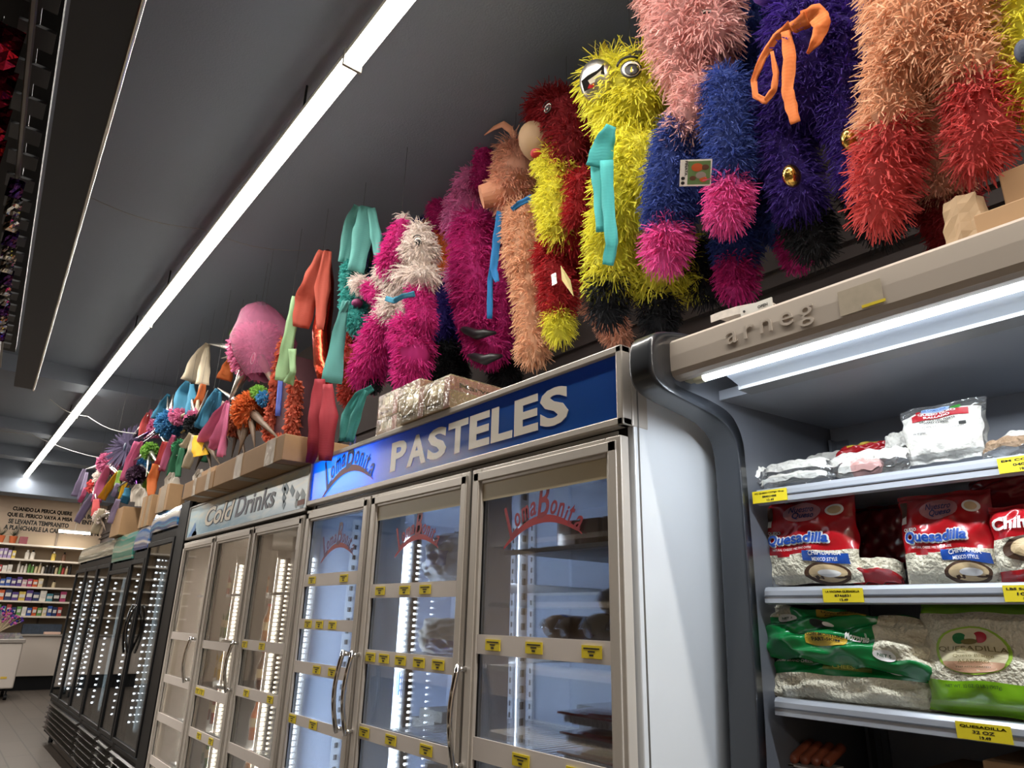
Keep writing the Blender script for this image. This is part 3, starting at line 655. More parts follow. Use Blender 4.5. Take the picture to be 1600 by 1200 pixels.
MB().tube([(1.348, -1.55, 1.888), (1.348, AY - .055, 1.888)], .011, 12).build('lamp_tube', mat('case tube', 'ffffff', emit=18, ecol='e6f2ff'), t)
MB().tube([(1.348, AY - .055, 1.888), (1.348, AY - .03, 1.888)], .0125, 12).box(1.335, 1.36, AY - .03, AY - .005, 1.885, 1.90).build('lamp_holder', mat('ivory lamp socket', 'b8b49a', .5), t)
area('case_light', (1.350, -.3, 1.872), (.02, 2.5), 15, (.86, .93, 1), (0, math.radians(-12), 0), t)
mb = MB(); mb.prism([(1.362, 1.897), (1.362, 1.90), (1.44, 1.884), (1.44, 1.876)], 'y', y0, AY - .09); mb.build('reflector', mat('white reflector', 'aeb4bc', .25, .1), t)
mb = MB(); mb.prism([(1.30, 1.955), (1.30, 1.96), (1.5, 1.96), (1.5, 1.955)], 'y', y0, AY); mb.box(1.44, 1.495, y0, AY - .085, 1.868, 1.90); mb.build('air_duct', mat('grey air duct', '8e8f90', .4, .3), t)
MB().box(2.062, 2.07, .955, .998, .4, 1.86).box(2.058, 2.0625, .972, .980, .4, 1.84).box(2.03, 2.07, .99, .998, .4, 1.86).build('shelf_upright', mat('slotted steel', '7d828a', .4, .5), t)
shm = mat('shelf steel', 'aeb0b4', .35, .45)
def case_shelf(zf, tags, x0=1.60, zr=.032):
    s = MB().box(x0 + .01, 2.06, y0, AY - .01, zf - .012, zf).build('shelf', shm, t)
    m = MB().prism([(x0 + .008, zf + .006), (x0 - .004, zf + .004), (x0 - .010, zf - .004), (x0 - .012, zf - zr), (x0 + .004, zf - zr - .003), (x0 + .008, zf - zr)], 'y', y0, AY - .014)
    m.build('price_rail', mat('pale price rail', 'b9bcc2', .3, .3), s)
    m = MB().box(x0 - .0135, x0 - .0115, y0, AY - .014, zf - .0175, zf - .0145); m.build('rail_groove', mat('rail shadow gap', '6f7278', .4, .4), s)
    MB().box(x0 + .002, x0 + .004, y0, AY - .03, zf + .004, zf + .032).build('front_guard', glassy('clear guard', (.95, .96, .97), .03), s)
    for (pa, pb, l1, l2) in tags:
        qa = at(pa[0], pa[1], x0 - .013); qb = at(pb[0], pb[1], x0 - .013)
        m = MB(); w = abs(qa[1] - qb[1]); m.box(x0 - .0145, x0 - .0130, qa[1], qb[1], zf - .031, zf - .001, 0)
        yl_, hh = max(qa[1], qb[1]), .03
        text(m, l1, (x0 - .0146, yl_ - w * .08, zf - .011), w * .84, .0055, mi=1, bold=.02, depth=.0005)
        text(m, l2, (x0 - .0146, yl_ - w * .30, zf - .0195), w * .4, .0055, mi=1, bold=.02, depth=.0005)
        text(m, ['', '13.49', '19.49', '4.99', '6.99'][tags.index((pa, pb, l1, l2)) + 1] if len(tags) > 1 else '19.49', (x0 - .0146, yl_ - w * .42, zf - .0285), w * .2, .0055, mi=1, bold=.02, depth=.0005)
        m.build('price_label', [tag_y, ink], s)
    MB().prism([(x0 + .02, zf - .012), (2.05, zf - .012), (2.05, zf - .09), (1.98, zf - .075)], 'y', AY - .045, AY - .04).build('bracket', mat('grey bracket', '75777a', .4, .4), s)
    return s
case_shelf(1.645, [((1176, 775), (1230, 772), 'PO QUESO COTIJA 10 oz', 'EM40374908'), ((1559, 725), (1640, 720), 'EM COTIJA', '04074')])
case_shelf(1.405, [((1285, 920), (1348, 920), 'LA VACUNA QUESADILLA', '8746831'), ((1567, 920), (1640, 920), 'LBS Supreme', '1049')])
case_shelf(1.158, [((1492, 1125), (1580, 1140), 'QUESADILLA', '32 OZ')])
case_shelf(.93, [])
lowb = MB().box(1.5, 2.12, y0, AY, .0, .42); lowb.build('lower_tub', dgrey, t, bevel=.01)

# ------------------------------------------------------------------ bags on the shelves
clearbag = glassy('bag film', (0.97, .97, .97), .22, .12, .10, 'e8e8e8', bump=1.0, bscale=22)
cheese = mat('shredded cheese', 'dfd6bd', .55, bump=1.0, bscale=120, var=.12, vscale=90)
cheese_w = mat('white grated cheese', 'e8e4da', .6, bump=.6, bscale=90, var=.04)
red_film = mat('red printed film', 'b3161f', .25, coat=.8, bump=.25, bscale=18)
dred_film = mat('dark red printed film', '8c1320', .25, coat=.8, bump=.25, bscale=18)
green_film = mat('green printed film', '12803f', .25, coat=.8, bump=.3, bscale=20)
lime_film = mat('lime printed film', '7fb51e', .25, coat=.7, bump=.3, bscale=20)
blue_pr = mat('blue print', '1b4aa0', .35, coat=.5)
grey_pr = mat('grey print', '6c6f78', .5)
tan_pr = mat('tortilla print', 'cdb288', .45, var=.2, vscale=60)
gold_pr = mat('mustard print', 'c9a637', .45)
gloss_c = mat('salmon print', 'c99a7a', .4)
def bag(lab, cat, c, U, V, w, h, th, mats, matfn, decor=None, group=None, n=40, flare=.0, seal=.88, wob=.0022, seed=0, name='cheese_bag'):
    """a filled pillow bag; U, V its in-plane axes; decor(mb, S) adds print"""
    U = np.array(U, float); V = np.array(V, float); U /= np.linalg.norm(U); V /= np.linalg.norm(V); N = np.cross(U, V); c = np.array(c, float)
    r = np.random.default_rng(seed + 11); ph = r.uniform(0, 6, 8)
    def S(u, v, off=0.0, side=1):
        fu = 1 - flare * (1 - v) * .5; prof = max(0, 1 - abs(u) ** 3.2) ** .55 * max(0, 1 - (abs(v) / 1.0) ** 3.5) ** .6
        if v > seal or v < -seal: prof *= max(0, (1 - abs(v)) / (1 - seal)) * .4
        wr = wob * (math.sin(9 * u + 5 * v + ph[0]) + math.sin(-7 * u + 11 * v + ph[1]) + .6 * math.sin(17 * u + ph[2]) * math.cos(13 * v + ph[3]))
        ed = 1 + .02 * math.sin(7 * v + ph[4]); eu = .015 * math.sin(6 * u + ph[5])
        return c + U * (u * w / 2 * fu * ed) + V * ((v + eu) * h / 2) + N * (side * (th / 2 * prof + .001) + wr + off)
    mb = MB(); m = n + 1; vs = []; fs = []; mi = []
    for side in (1, -1):
        for i in range(m):
            for j in range(m): vs.append(S(i / n * 2 - 1, j / n * 2 - 1, 0, side))
    for q, side in ((0, 1), (m * m, -1)):
        for i in range(n):
            for j in range(n):
                a = q + i * m + j; f = (a, a + m, a + m + 1, a + 1); fs.append(f if side == 1 else f[::-1]); mi.append(matfn((i + .5) / n * 2 - 1, (j + .5) / n * 2 - 1, side))
    mb.add(vs, fs, mi)
    loc = tuple(c - np.array([0, 0, 1]) * h / 2)
    t = thing(name, lab, cat, loc, group)
    mb.build('pouch', mats, t, smooth=True)
    if decor:
        d = MB(); dm = decor(d, S); d.build('printed_label', dm, t)
    return t, S
def disc(d, S, u0, v0, ru, rv, mi, off=.003, n=24, a0=0, a1=2 * math.pi):
    vs = []; q = 5
    for j in range(q + 1): vs += [S(u0 + ru * j / q * math.cos(a0 + (a1 - a0) * k / n), v0 + rv * j / q * math.sin(a0 + (a1 - a0) * k / n), off) for k in range(n + 1)]
    d.add(vs, [(j * (n + 1) + k, (j + 1) * (n + 1) + k, (j + 1) * (n + 1) + k + 1, j * (n + 1) + k + 1) for j in range(q) for k in range(n)], mi)
def patch(d, S, u0, u1, v0, v1, mi, off=.0022, n=14, sk=0.0):
    vs = []; 
    for i in range(n + 1):
        for j in range(6): u = u0 + (u1 - u0) * i / n; vs.append(S(u, v0 + (v1 - v0) * j / 5 + sk * (i / n), off))
    d.add(vs, [(i * 6 + j, (i + 1) * 6 + j, (i + 1) * 6 + j + 1, i * 6 + j + 1) for i in range(n) for j in range(5)], mi)
def quesadilla_decor(full=True):
    def f(d, S):
        disc(d, S, 0, .58, .42, .22, 4, .0022)
        surf_text(d, 'Nuestro', S, -.27, .27, .58, .72, 1, .01, .3); surf_text(d, 'Queso', S, -.2, .28, .42, .58, 1, .02, .3)
        disc(d, S, .68, .60, .17, .13, 3); disc(d, S, .68, .60, .12, .09, 5, .0034)
        patch(d, S, -.9, -.72, .45, .80, 6); patch(d, S, -.88, -.74, .3, .47, 3)
        surf_text(d, 'QUESO', S, -.82, -.50, .10, .20, 0, .03, .1, .004); surf_text(d, 'QUESO', S, -.81, -.51, .11, .19, 3, 0, .1, .0062)
        surf_text(d, 'Quesadilla', S, -.86, .56, -.20, .14, 3, .10, .12, .004); surf_text(d, 'Quesadilla', S, -.83, .53, -.17, .11, 2, .035, .12, .0068)
        surf_text(d, 'NATURAL CHEESE / MELTING CHEESE', S, -.7, .2, -.27, -.22, 3, 0, .2)
        patch(d, S, -.05, .88, -.52, -.30, 2, .003, sk=-.10)
        surf_text(d, 'CHIHUAHUA', S, .10, .75, -.43, -.33, 3, .02, 0, .0048, arc=.03); surf_text(d, 'MEXICO STYLE', S, .16, .68, -.54, -.46, 3, .01, 0, .0048)
        disc(d, S, .38, -.80, .46, .24, 6, .003); disc(d, S, .40, -.79, .38, .18, 5, .0038); disc(d, S, .45, -.80, .22, .08, 3, .0046)
        return [ink, ink_navy, blue_pr, whitep, mat('soft grey halo print', 'b87f84', .4), tan_pr, mat('brown plate print', '4a3222', .4)]
    return f
def bag_px(lab, px, X, th, mats, fn, decor, seed=0, tilt=0.0, yaw=0.0, grow=1.0, roll=0.0, **k):
    """px = left, top, right, bottom; the bag stands at depth X"""
    xm, ym = (px[0] + px[2]) / 2, (px[1] + px[3]) / 2
    c = at(xm, ym, X); w = abs(at(px[0], ym, X)[1] - at(px[2], ym, X)[1]); h = abs(at(xm, px[1], X)[2] - at(xm, px[3], X)[2])
    cy, sy = math.cos(yaw), math.sin(yaw); U = np.array([sy, -cy, 0]); V = np.array([math.sin(tilt) * cy, math.sin(tilt) * sy, math.cos(tilt)]); U, V = U * math.cos(roll) + V * math.sin(roll), V * math.cos(roll) - U * math.sin(roll)
    return bag(lab, k.pop('cat', 'cheese bag'), c, U, V, w * grow, h, th, mats, fn, decor, seed=seed, **k)
def q_fn(u, v, s): return 0 if v > -.33 + .05 * math.sin(3 * u) else 1
qb, _ = bag_px('red quesadilla cheese bag standing at the left end of the middle shelf', (1196, 775, 1338, 912), 1.69, .07, [red_film, cheese], q_fn, quesadilla_decor(), 1, tilt=.06)
bag_px('red quesadilla cheese bag with blue lettering, right of the empty gap', (1408, 768, 1556, 912), 1.69, .07, [red_film, cheese], q_fn, quesadilla_decor(), 2, tilt=.06)
def chi_decor(d, S):
    surf_text(d, 'Chihuahua', S, -.85, .95, .30, .62, 0, .04, .1); disc(d, S, .05, -.2, .75, .35, 2, .003); disc(d, S, .1, -.18, .6, .27, 1, .004)
    return [whitep, tan_pr, mat('brown plate print', '4a3222', .4)]
bag_px('red Chihuahua cheese bag cut off by the right edge of the photo', (1550, 785, 1700, 912), 1.67, .08, [red_film, cheese], lambda u, v, s: 0 if (v > .1 or v < -.7) else 1, chi_decor, 3, tilt=.06)
bag_px('dark red bag slumped at the top right of the middle shelf', (1512, 745, 1660, 800), 1.76, .09, [dred_film], lambda u, v, s: 0, None, 4, tilt=.3, grow=1.0)
bag_px('sliver of a red cheese bag against the grey bumper post', (1150, 790, 1193, 905), 1.78, .06, [dred_film, cheese], q_fn, None, 5)
bag_px('dark red bag standing deep in the shelf between the quesadilla bags', (1338, 790, 1420, 890), 1.92, .07, [dred_film, cheese], lambda u, v, s: 0, None, 6)
bag_px('small flat bag of shredded cheese lying between the red bags', (1335, 878, 1410, 914), 1.72, .09, [cheese, red_film], lambda u, v, s: 1 if v < -.5 else 0, None, 7, tilt=.5)
# top shelf
def duro_decor(d, S):
    patch(d, S, -.62, .72, .30, .52, 1, sk=.03)
    surf_text(d, 'QUESO DURO', S, -.42, .48, .43, .52, 3, .04); surf_text(d, 'RALLADO', S, -.3, .35, .33, .41, 3, .04)
    patch(d, S, -.35, .30, .56, .70, 5, .002); surf_text(d, 'LA CAMPESINA', S, -.3, .25, .59, .66, 0, .02); disc(d, S, .45, .62, .12, .07, 4); disc(d, S, -.42, .58, .07, .05, 1)
    surf_text(d, 'DRY GRATED WHITE', S, -.42, .45, .21, .27, 2, .03); surf_text(d, 'HARD CHEESE', S, -.28, .28, .13, .19, 2, .03)
    surf_text(d, 'NET WT. 14 oz. (397g)', S, -.4, .3, 0, .04, 2, .0); patch(d, S, .50, .66, -.04, .06, 2)
    surf_text(d, 'keep refrigerated', S, -.6, -.3, -.2, -.1, 2, .01); surf_text(d, 'product of USA', S, .3, .62, -.12, -.08, 2, .01)
    return [mat('sky print', '3a6fb0', .4), redp, ink, whitep, mat('leaf print', '3f8f3a', .5), mat('pale blue print', '9fb6d6', .4)]
bag_px('clear upright bag of grated hard cheese with a red label band, on the top shelf', (1406, 628, 1546, 722), 1.70, .07, [cheese_w, clearbag], lambda u, v, s: 1 if v > .60 or abs(u) > .93 else 0, duro_decor, 8, tilt=.12, flare=.12, seal=.8)
def flatbag(lab, px, X, th, mats, fn, seed, decor=None, tilt=1.0, **k): return bag_px(lab, px, X, th, mats, fn, decor, seed, tilt=tilt, **k)
wsack = [cheese_w, clearbag, red_film]
def w_fn(u, v, s): return 1 if abs(v) > .78 or abs(u) > .92 else 0
for k, (px, X, lab) in enumerate([((1183, 722, 1300, 752), 1.70, 'flat white cheese pouch lying second from the left on the top shelf'), ((1160, 728, 1196, 765), 1.66, 'end of a clear pouch by the post on the top shelf'),
    ((1290, 706, 1400, 742), 1.72, 'plump white cheese pouch in front of the red topped one'), ((1255, 708, 1330, 740), 1.84, 'clear pouch behind the two flat white pouches'),
    ((1365, 700, 1425, 738), 1.68, 'white pouch slumped against the upright bag, left side'), ((1384, 676, 1432, 712), 1.76, 'white pouch stacked behind the left edge of the upright bag'),
    ((1186, 745, 1300, 764), 1.66, 'lower white pouch beneath the second flat one on the top shelf')]):
    flatbag(lab, px, X, .05, wsack, w_fn, 20 + k, tilt=.9 if k != 5 else .5)
flatbag('flat pouch with a red chevron label behind the plump white one', (1305, 696, 1400, 722), 1.80, .05, [red_film, gold_pr, clearbag], lambda u, v, s: 1 if abs(u) < .5 and v > 0 else 0, 31, tilt=.9)
flatbag('pinkish cheese pouch lying right behind the front guard', (1310, 722, 1378, 742), 1.65, .035, [mat('pinkish film', 'd8a8a0', .3, coat=.5), cheese_w], lambda u, v, s: 0 if u > -.3 else 1, 32, tilt=1.0)
flatbag('clear bag of brown chips at the right end of the top shelf', (1535, 690, 1640, 720), 1.70, .06, [mat('brown flakes', 'a88a6c', .6, bump=1, bscale=90, var=.3, vscale=60), clearbag], w_fn, 33, tilt=.9)
flatbag('white bag end lying on the brown chips', (1558, 672, 1680, 706), 1.74, .05, [cheese_w, clearbag], w_fn, 34, tilt=.7)
# third shelf
def mozz_decor(rev=False):
    def f(d, S):
        patch(d, S, -.30, .30, .50, .74, 0); surf_text(d, 'LOW-MOISTURE', S, -.24, .26, .64, .70, 1, .02); surf_text(d, 'PART SKIM', S, -.2, .2, .54, .61, 1, .02)
        patch(d, S, -.36, .12, -.56, -.26, 0, sk=-.06); surf_text(d, 'LOW-MOISTURE', S, -.33, .09, -.37, -.29, 1, .02); surf_text(d, 'PART-SKIM', S, -.28, .05, -.48, -.40, 1, .02)
        disc(d, S, -.66, .28, .14, .14, 2); disc(d, S, .52, -.66, .12, .14, 2); surf_text(d, 'NET 5', S, -.74, -.58, .24, .32, 3, .02); surf_text(d, 'NET 5', S, .45, .59, -.70, -.62, 3, .02)
        disc(d, S, -.2, .1, .12, .12, 1); disc(d, S, -.12, .14, .06, .08, 2, .004); surf_text(d, 'Mozzarella', S, .10, .34, -.35, -.1, 2, .02, .3)
        return [gold_pr, ink, whitep, mat('deep green ink', '0d4a2a', .4)]
    return f
def mz_fn(u, v, s): return 1 if (u > .38 and -.7 < v < .8) or (u < -.62 and v > .35) else 0
bag_px('green mozzarella bag lying on top of the stack on the third shelf', (1192, 952, 1450, 1046), 1.665, .09, [green_film, cheese], mz_fn, mozz_decor(), 41, tilt=.50, yaw=.12, n=40, roll=-.09, wob=.006)
def mz2(d, S):
    patch(d, S, -.22, .30, .20, .62, 0); surf_text(d, 'MOZZARELLA', S, -.18, .26, .42, .56, 1, .02); surf_text(d, 'CHEESE', S, -.10, .18, .24, .38, 1, .02)
    disc(d, S, .60, .35, .14, .22, 2); surf_text(d, '5', S, .55, .65, .25, .45, 3, .02); surf_text(d, 'STORE BRAND CHEESE', S, -.8, -.35, .42, .52, 2, .01)
    return [mat('olive print', '6f7f2c', .4), mat('pale lime print', 'c6c75a', .4), whitep, mat('deep green ink', '0d4a2a', .4)]
bag_px('green mozzarella bag at the bottom of the stack showing white cheese', (1200, 1022, 1462, 1106), 1.69, .10, [green_film, cheese], lambda u, v, s: 0 if v > .0 and u < .85 else 1, mz2, 42, tilt=.25, yaw=.12, n=40, wob=.004)
bag_px('crumpled green bag squeezed behind the left end of the mozzarella stack', (1195, 995, 1270, 1040), 1.78, .08, [green_film, cheese], lambda u, v, s: 0 if v > -.4 else 1, None, 43, tilt=.3)
bag_px('bag of pale cheese at the far left of the third shelf', (1180, 960, 1220, 1080), 1.85, .10, [cheese, clearbag], w_fn, None, 44)
def ques2(d, S):
    disc(d, S, -.12, .05, .56, .42, 3, .002); disc(d, S, -.12, .05, .51, .39, 1, .0028); disc(d, S, -.12, -.14, .44, .20, 0, .0034, a0=math.pi, a1=2 * math.pi)
    surf_text(d, 'QUESADILLA', S, -.62, .40, .02, .12, 2, -.005); surf_text(d, 'Queso Blanco', S, -.38, .18, -.08, -.02, 2); surf_text(d, 'ASADERO', S, -.32, .1, -.17, -.11, 2)
    surf_text(d, 'KEEP REFRIGERATED', S, -.36, .12, -.25, -.22, 4)
    disc(d, S, -.28, .26, .10, .10, 5, .004); disc(d, S, -.12, .26, .09, .10, 1, .0044); disc(d, S, .02, .27, .11, .10, 6, .004); disc(d, S, -.14, .20, .12, .05, 2, .0046)
    surf_text(d, 'NET WT. 32 OZ. (2 LB.) (907g)', S, -.58, .22, -.60, -.53, 4, .01)
    return [gloss_c, mat('cream disc', 'dccfa8', .4), mat('olive ink', '7a6b3a', .4), mat('thin lime ring', '9bbf3a', .4), mat('forest ink', '20401c', .4), mat('flag green', '2a7a44', .4), redp]
bag_px('large quesadilla cheese bag with lime green ends and a round label', (1440, 938, 1660, 1118), 1.69, .11, [lime_film, cheese], lambda u, v, s: 0 if (v < -.45 or v > .70) else 1, ques2, 45, tilt=.14, n=30)
# bottom shelf
saus = mat('smoked sausage', '8f4a32', .3, coat=.6, var=.2, vscale=40)
for k, (px, py, lab) in enumerate([(1215, 1172, 'clear pack of brown sausages, upper left of the bottom shelf'), (1260, 1180, 'clear pack of brown sausages, right one on the bottom shelf'), (1228, 1196, 'lowest clear pack of brown sausages by the post')]):
    c = at(px, py, 1.68); tt = thing('sausage_pack', lab, 'sausage pack', tuple(c), 'sausage packs on the bottom shelf')
    for j in range(4):
        p = c + np.array([.01 * j, -.022 * (j - 1.5), 0]); MB().blob([p - np.array([.0, .0, .012]), p + np.array([.05, -.01, .014])], [.012, .012], 10).build('sausage', saus, tt, smooth=True)
    MB().box(c[0] - .02, c[0] + .07, c[1] - .05, c[1] + .05, c[2] - .026, c[2] - .022).build('tray', mat('clear tray', 'c9c4bc', .2, coat=.5), tt)
def plain_box(name, lab, cat, x0, x1, y0, y1, z0, z1, m=card, group=None, tapes=(), flaps=False, rz=0):
    t = thing(name, lab, cat, ((x0 + x1) / 2, (y0 + y1) / 2, z0), group)
    MB().box(x0, x1, y0, y1, z0, z1).build('carton', m, t, bevel=.003)
    if tapes:
        for (a, b) in tapes: MB().box(x0 - .0015, x1 + .0015, y0 + (y1 - y0) * a, y0 + (y1 - y0) * b, z0 - .0015, z1 + .0015).build('tape', tape, t)
    if flaps: MB().add([(x0, y0, z1), (x0, y1, z1), (x0 - .06, y1, z1 + .05), (x0 - .06, y0, z1 + .05)], [(0, 1, 2, 3)]).build('flap', m, t)
    return t
plain_box('cardboard_box', 'open cardboard box in shadow on the bottom shelf, left one', 'box', 1.66, 1.95, .60, .74, .934, 1.04)
plain_box('cardboard_box', 'taller cardboard box in shadow on the bottom shelf, right one', 'box', 1.62, 1.98, .30, .58, .934, 1.09)

# ------------------------------------------------------------------ boxes on top of the coolers
bx = lambda lab, x0, x1, y0, y1, z0, z1, tapes=((.1, .22), (.55, .66)), **k: plain_box('cardboard_box', lab, 'box', x0, x1, y0, y1, z0, z1, tapes=tapes, **k)
bx('long low cardboard box overhanging the Cold Drinks sign, right end', 1.12, 1.62, 3.08, 4.10, 1.987, 2.11)
bx('taped cardboard box at the left end above the Cold Drinks sign', 1.12, 1.55, 4.12, 4.73, 1.987, 2.09)
bx('small taped box standing behind the left end of the Cold Drinks boxes', 1.24, 1.5, 4.55, 4.85, 2.0, 2.20, tapes=((.3, .5),))
bx('brown box on the tall black cooler beside the taped Cold Drinks box', 1.245, 1.345, 5.70, 6.02, 2.037, 2.24, tapes=((.2, .8),))
bx('narrow upright taped box on the second black cooler', 1.25, 1.5, 6.24, 6.40, 1.967, 2.22, tapes=((.2, .8),))
bx('slim box squeezed left of the narrow upright one', 1.25, 1.5, 6.43, 6.58, 1.967, 2.23, tapes=((.3, .6),))
bx('large plain brown box on the cooler with the teal sign', 1.22, 1.385, 7.20, 7.62, 1.963, 2.22, tapes=())
# shrink-wrapped candle cartons on the PASTELES cooler
pinkp = mat('faded rose print', 'b58378', .5, var=.1); shrink = glassy('shrink wrap', (.97, .95, .9), .22, .1, .10, 'd8c8a8', bump=1.2, bscale=40)
jarm = mat('candle jar glass', 'cfc6a8', .2, coat=.8, var=.15, vscale=40)
def carton(lab, x0, y0, z0, w=.16, d=.37, h=.10, first=True):
    t = thing('shrink_wrapped_carton', lab, 'carton', (x0 + d / 2, y0 + w / 2, z0), 'shrink wrapped candle cartons above the PASTELES sign')
    MB().box(x0, x0 + d, y0, y0 + w, z0, z0 + h * .55).build('tray', mat('tan tray board', 'b09a7c', .7, var=.08), t, bevel=.002)
    pr = MB(); pr.box(x0 - .001, x0, y0, y0 + w * .22, z0, z0 + h * .98, 0).box(x0 - .001, x0 + d, y0 - .001, y0, z0 + h * .56, z0 + h, 0)
    text(pr, 'Marvelo', (x0 - .001, y0 + w * .92, z0 + h * .16), w * .6, h * .16, mi=1, bold=.02, depth=.0008)
    text(pr, 'Marvelo', (x0 + d * .1, y0 - .0015, z0 + h * .66), d * .5, h * .16, frame=(np.array([1., 0, 0]), np.array([0, 0, 1.]), np.array([0, -1., 0])), mi=1, bold=.02, depth=.0008)
    text(pr, '12 VELAS', (x0 + d * .3, y0 - .0015, z0 + h * .2), d * .3, h * .14, frame=(np.array([1., 0, 0]), np.array([0, 0, 1.]), np.array([0, -1., 0])), mi=1, bold=.02, depth=.0008)
    pr.build('printed_panel', [pinkp, mat('brown print', '4b352c', .6)], t)
    for k in range(3):
        for q in range(3):
            y = y0 + w * (k + .5) / 3; x = x0 + .03 + q * .06
            MB().tube([(x, y, z0 + .006), (x, y, z0 + h * .9), (x, y, z0 + h * .97)], [w / 6.4, w / 6.4, w / 9], 12).build('candle', jarm, t, smooth=False)
    MB().box(x0 - .003, x0 + d + .003, y0 - .003, y0 + w + .003, z0 + .003, z0 + h + .003).build('film', shrink, t)
for k, (x, y, z, lab) in enumerate([(1.24, 1.90, 2.001, 'right end, on the sign edge'), (1.24, 2.068, 2.001, 'second from the right end at the front'), (1.32, 2.235, 2.001, 'bottom layer, left of the front pair'), (1.32, 2.405, 2.001, 'bottom layer, leftmost of all'),
    (1.32, 2.235, 2.106, 'stacked in the upper layer, right one'), (1.32, 2.405, 2.106, 'stacked in the upper layer, left one'), (1.645, 2.07, 2.001, 'behind the front pair'), ]):
    carton('shrink wrapped carton of candles, %s' % lab, x, y, z, h=.10 if k > 1 else .115)
# things on top of the open case
t = thing('crumpled_paper_bag', 'crumpled brown paper bag standing on the case top at right', 'paper bag', (1.45, .45, 2.0))
c = at(1512, 352, 1.5); mb = MB(); rr = np.random.default_rng(3)
pts = []; n = 14
for j in range(6):
    for i in range(n):
        a = 2 * math.pi * i / n; r = (.042 + .008 * (i % 2) + rr.uniform(-.004, .004)) * (1 - .05 * j); pts.append(c + np.array([r * math.cos(a), r * math.sin(a), -.055 + .022 * j]))
mb.add(pts, [(j * n + i, j * n + (i + 1) % n, (j + 1) * n + (i + 1) % n, (j + 1) * n + i) for j in range(5) for i in range(n)] + [tuple(range(5 * n, 6 * n))]); mb.build('paper', mat('kraft paper', 'a08768', .8, var=.15, vscale=30), t)
a = at(1540, 372, 1.45); plain_box('cardboard_box', 'flat cardboard box on the case top at the right edge', 'box', 1.40, 1.75, -.3, a[1], 2.01, 2.075)
a = at(1556, 300, 1.5); plain_box('cardboard_box', 'cardboard box stacked above the flat one, at the right edge', 'box', 1.5, 1.85, -.3, a[1] - .01, 2.077, 2.20)
t = thing('paper_sign', 'curled paper sign lying on the canopy near the bumper', 'paper sign', tuple(at(1160, 497, 1.40)))
mb = MB(); pts = [at(*q, 1.42) for q in ((1110, 494), (1125, 488), (1150, 480), (1180, 474), (1208, 474))]
vs = []
for i, p in enumerate(pts): vs += [p, p + np.array([.07, -.02, -.008 - .004 * i])]
mb.add(vs, [(2 * i, 2 * i + 1, 2 * i + 3, 2 * i + 2) for i in range(4)]); vs2 = []
for i, p in enumerate(pts): vs2 += [p, p + np.array([-.0, .0, -.018 - .001 * i])]
mb.add(vs2, [(2 * i, 2 * i + 1, 2 * i + 3, 2 * i + 2) for i in range(4)]); o = mb.build('sheet', mat('printed white sheet', 'b8b0a8', .5, var=.25, vscale=70), t); sm = o.modifiers.new('thick', 'SOLIDIFY'); sm.thickness = .002
t = thing('shelf_tag_strip', 'small white tag strip with a hole standing on the canopy edge', 'tag strip', tuple(at(1185, 495, 1.34)))
a = at(1158, 500, 1.33); b = at(1207, 482, 1.33); mb = MB(); mb.box(1.33, 1.334, a[1], b[1], 1.995, 2.022, 0); mb.tube([(1.3285, a[1] - .01, 2.01), (1.331, a[1] - .01, 2.01)], .003, 10, 1)
mb.build('strip', [mat('white tag', 'c4c2bc', .5), ink], t); tx = MB(); text(tx, 'OPEN', (1.3295, a[1] - .045, 2.005), .025, .007, bold=.02, depth=.0005); tx.build('print', ink, t)
MB().tube([(1.42, .9, 2.02), (1.46, .86, 2.045), (1.50, .80, 2.05), (1.55, .7, 2.05), (1.6, .6, 2.02)], .02, 10).build('cable_bundle', black_p, loc=(1.42, .9, 2.02)); tag(bpy.data.objects['cable_bundle'], 'thick black cable lying on the case top behind the canopy', 'cable')

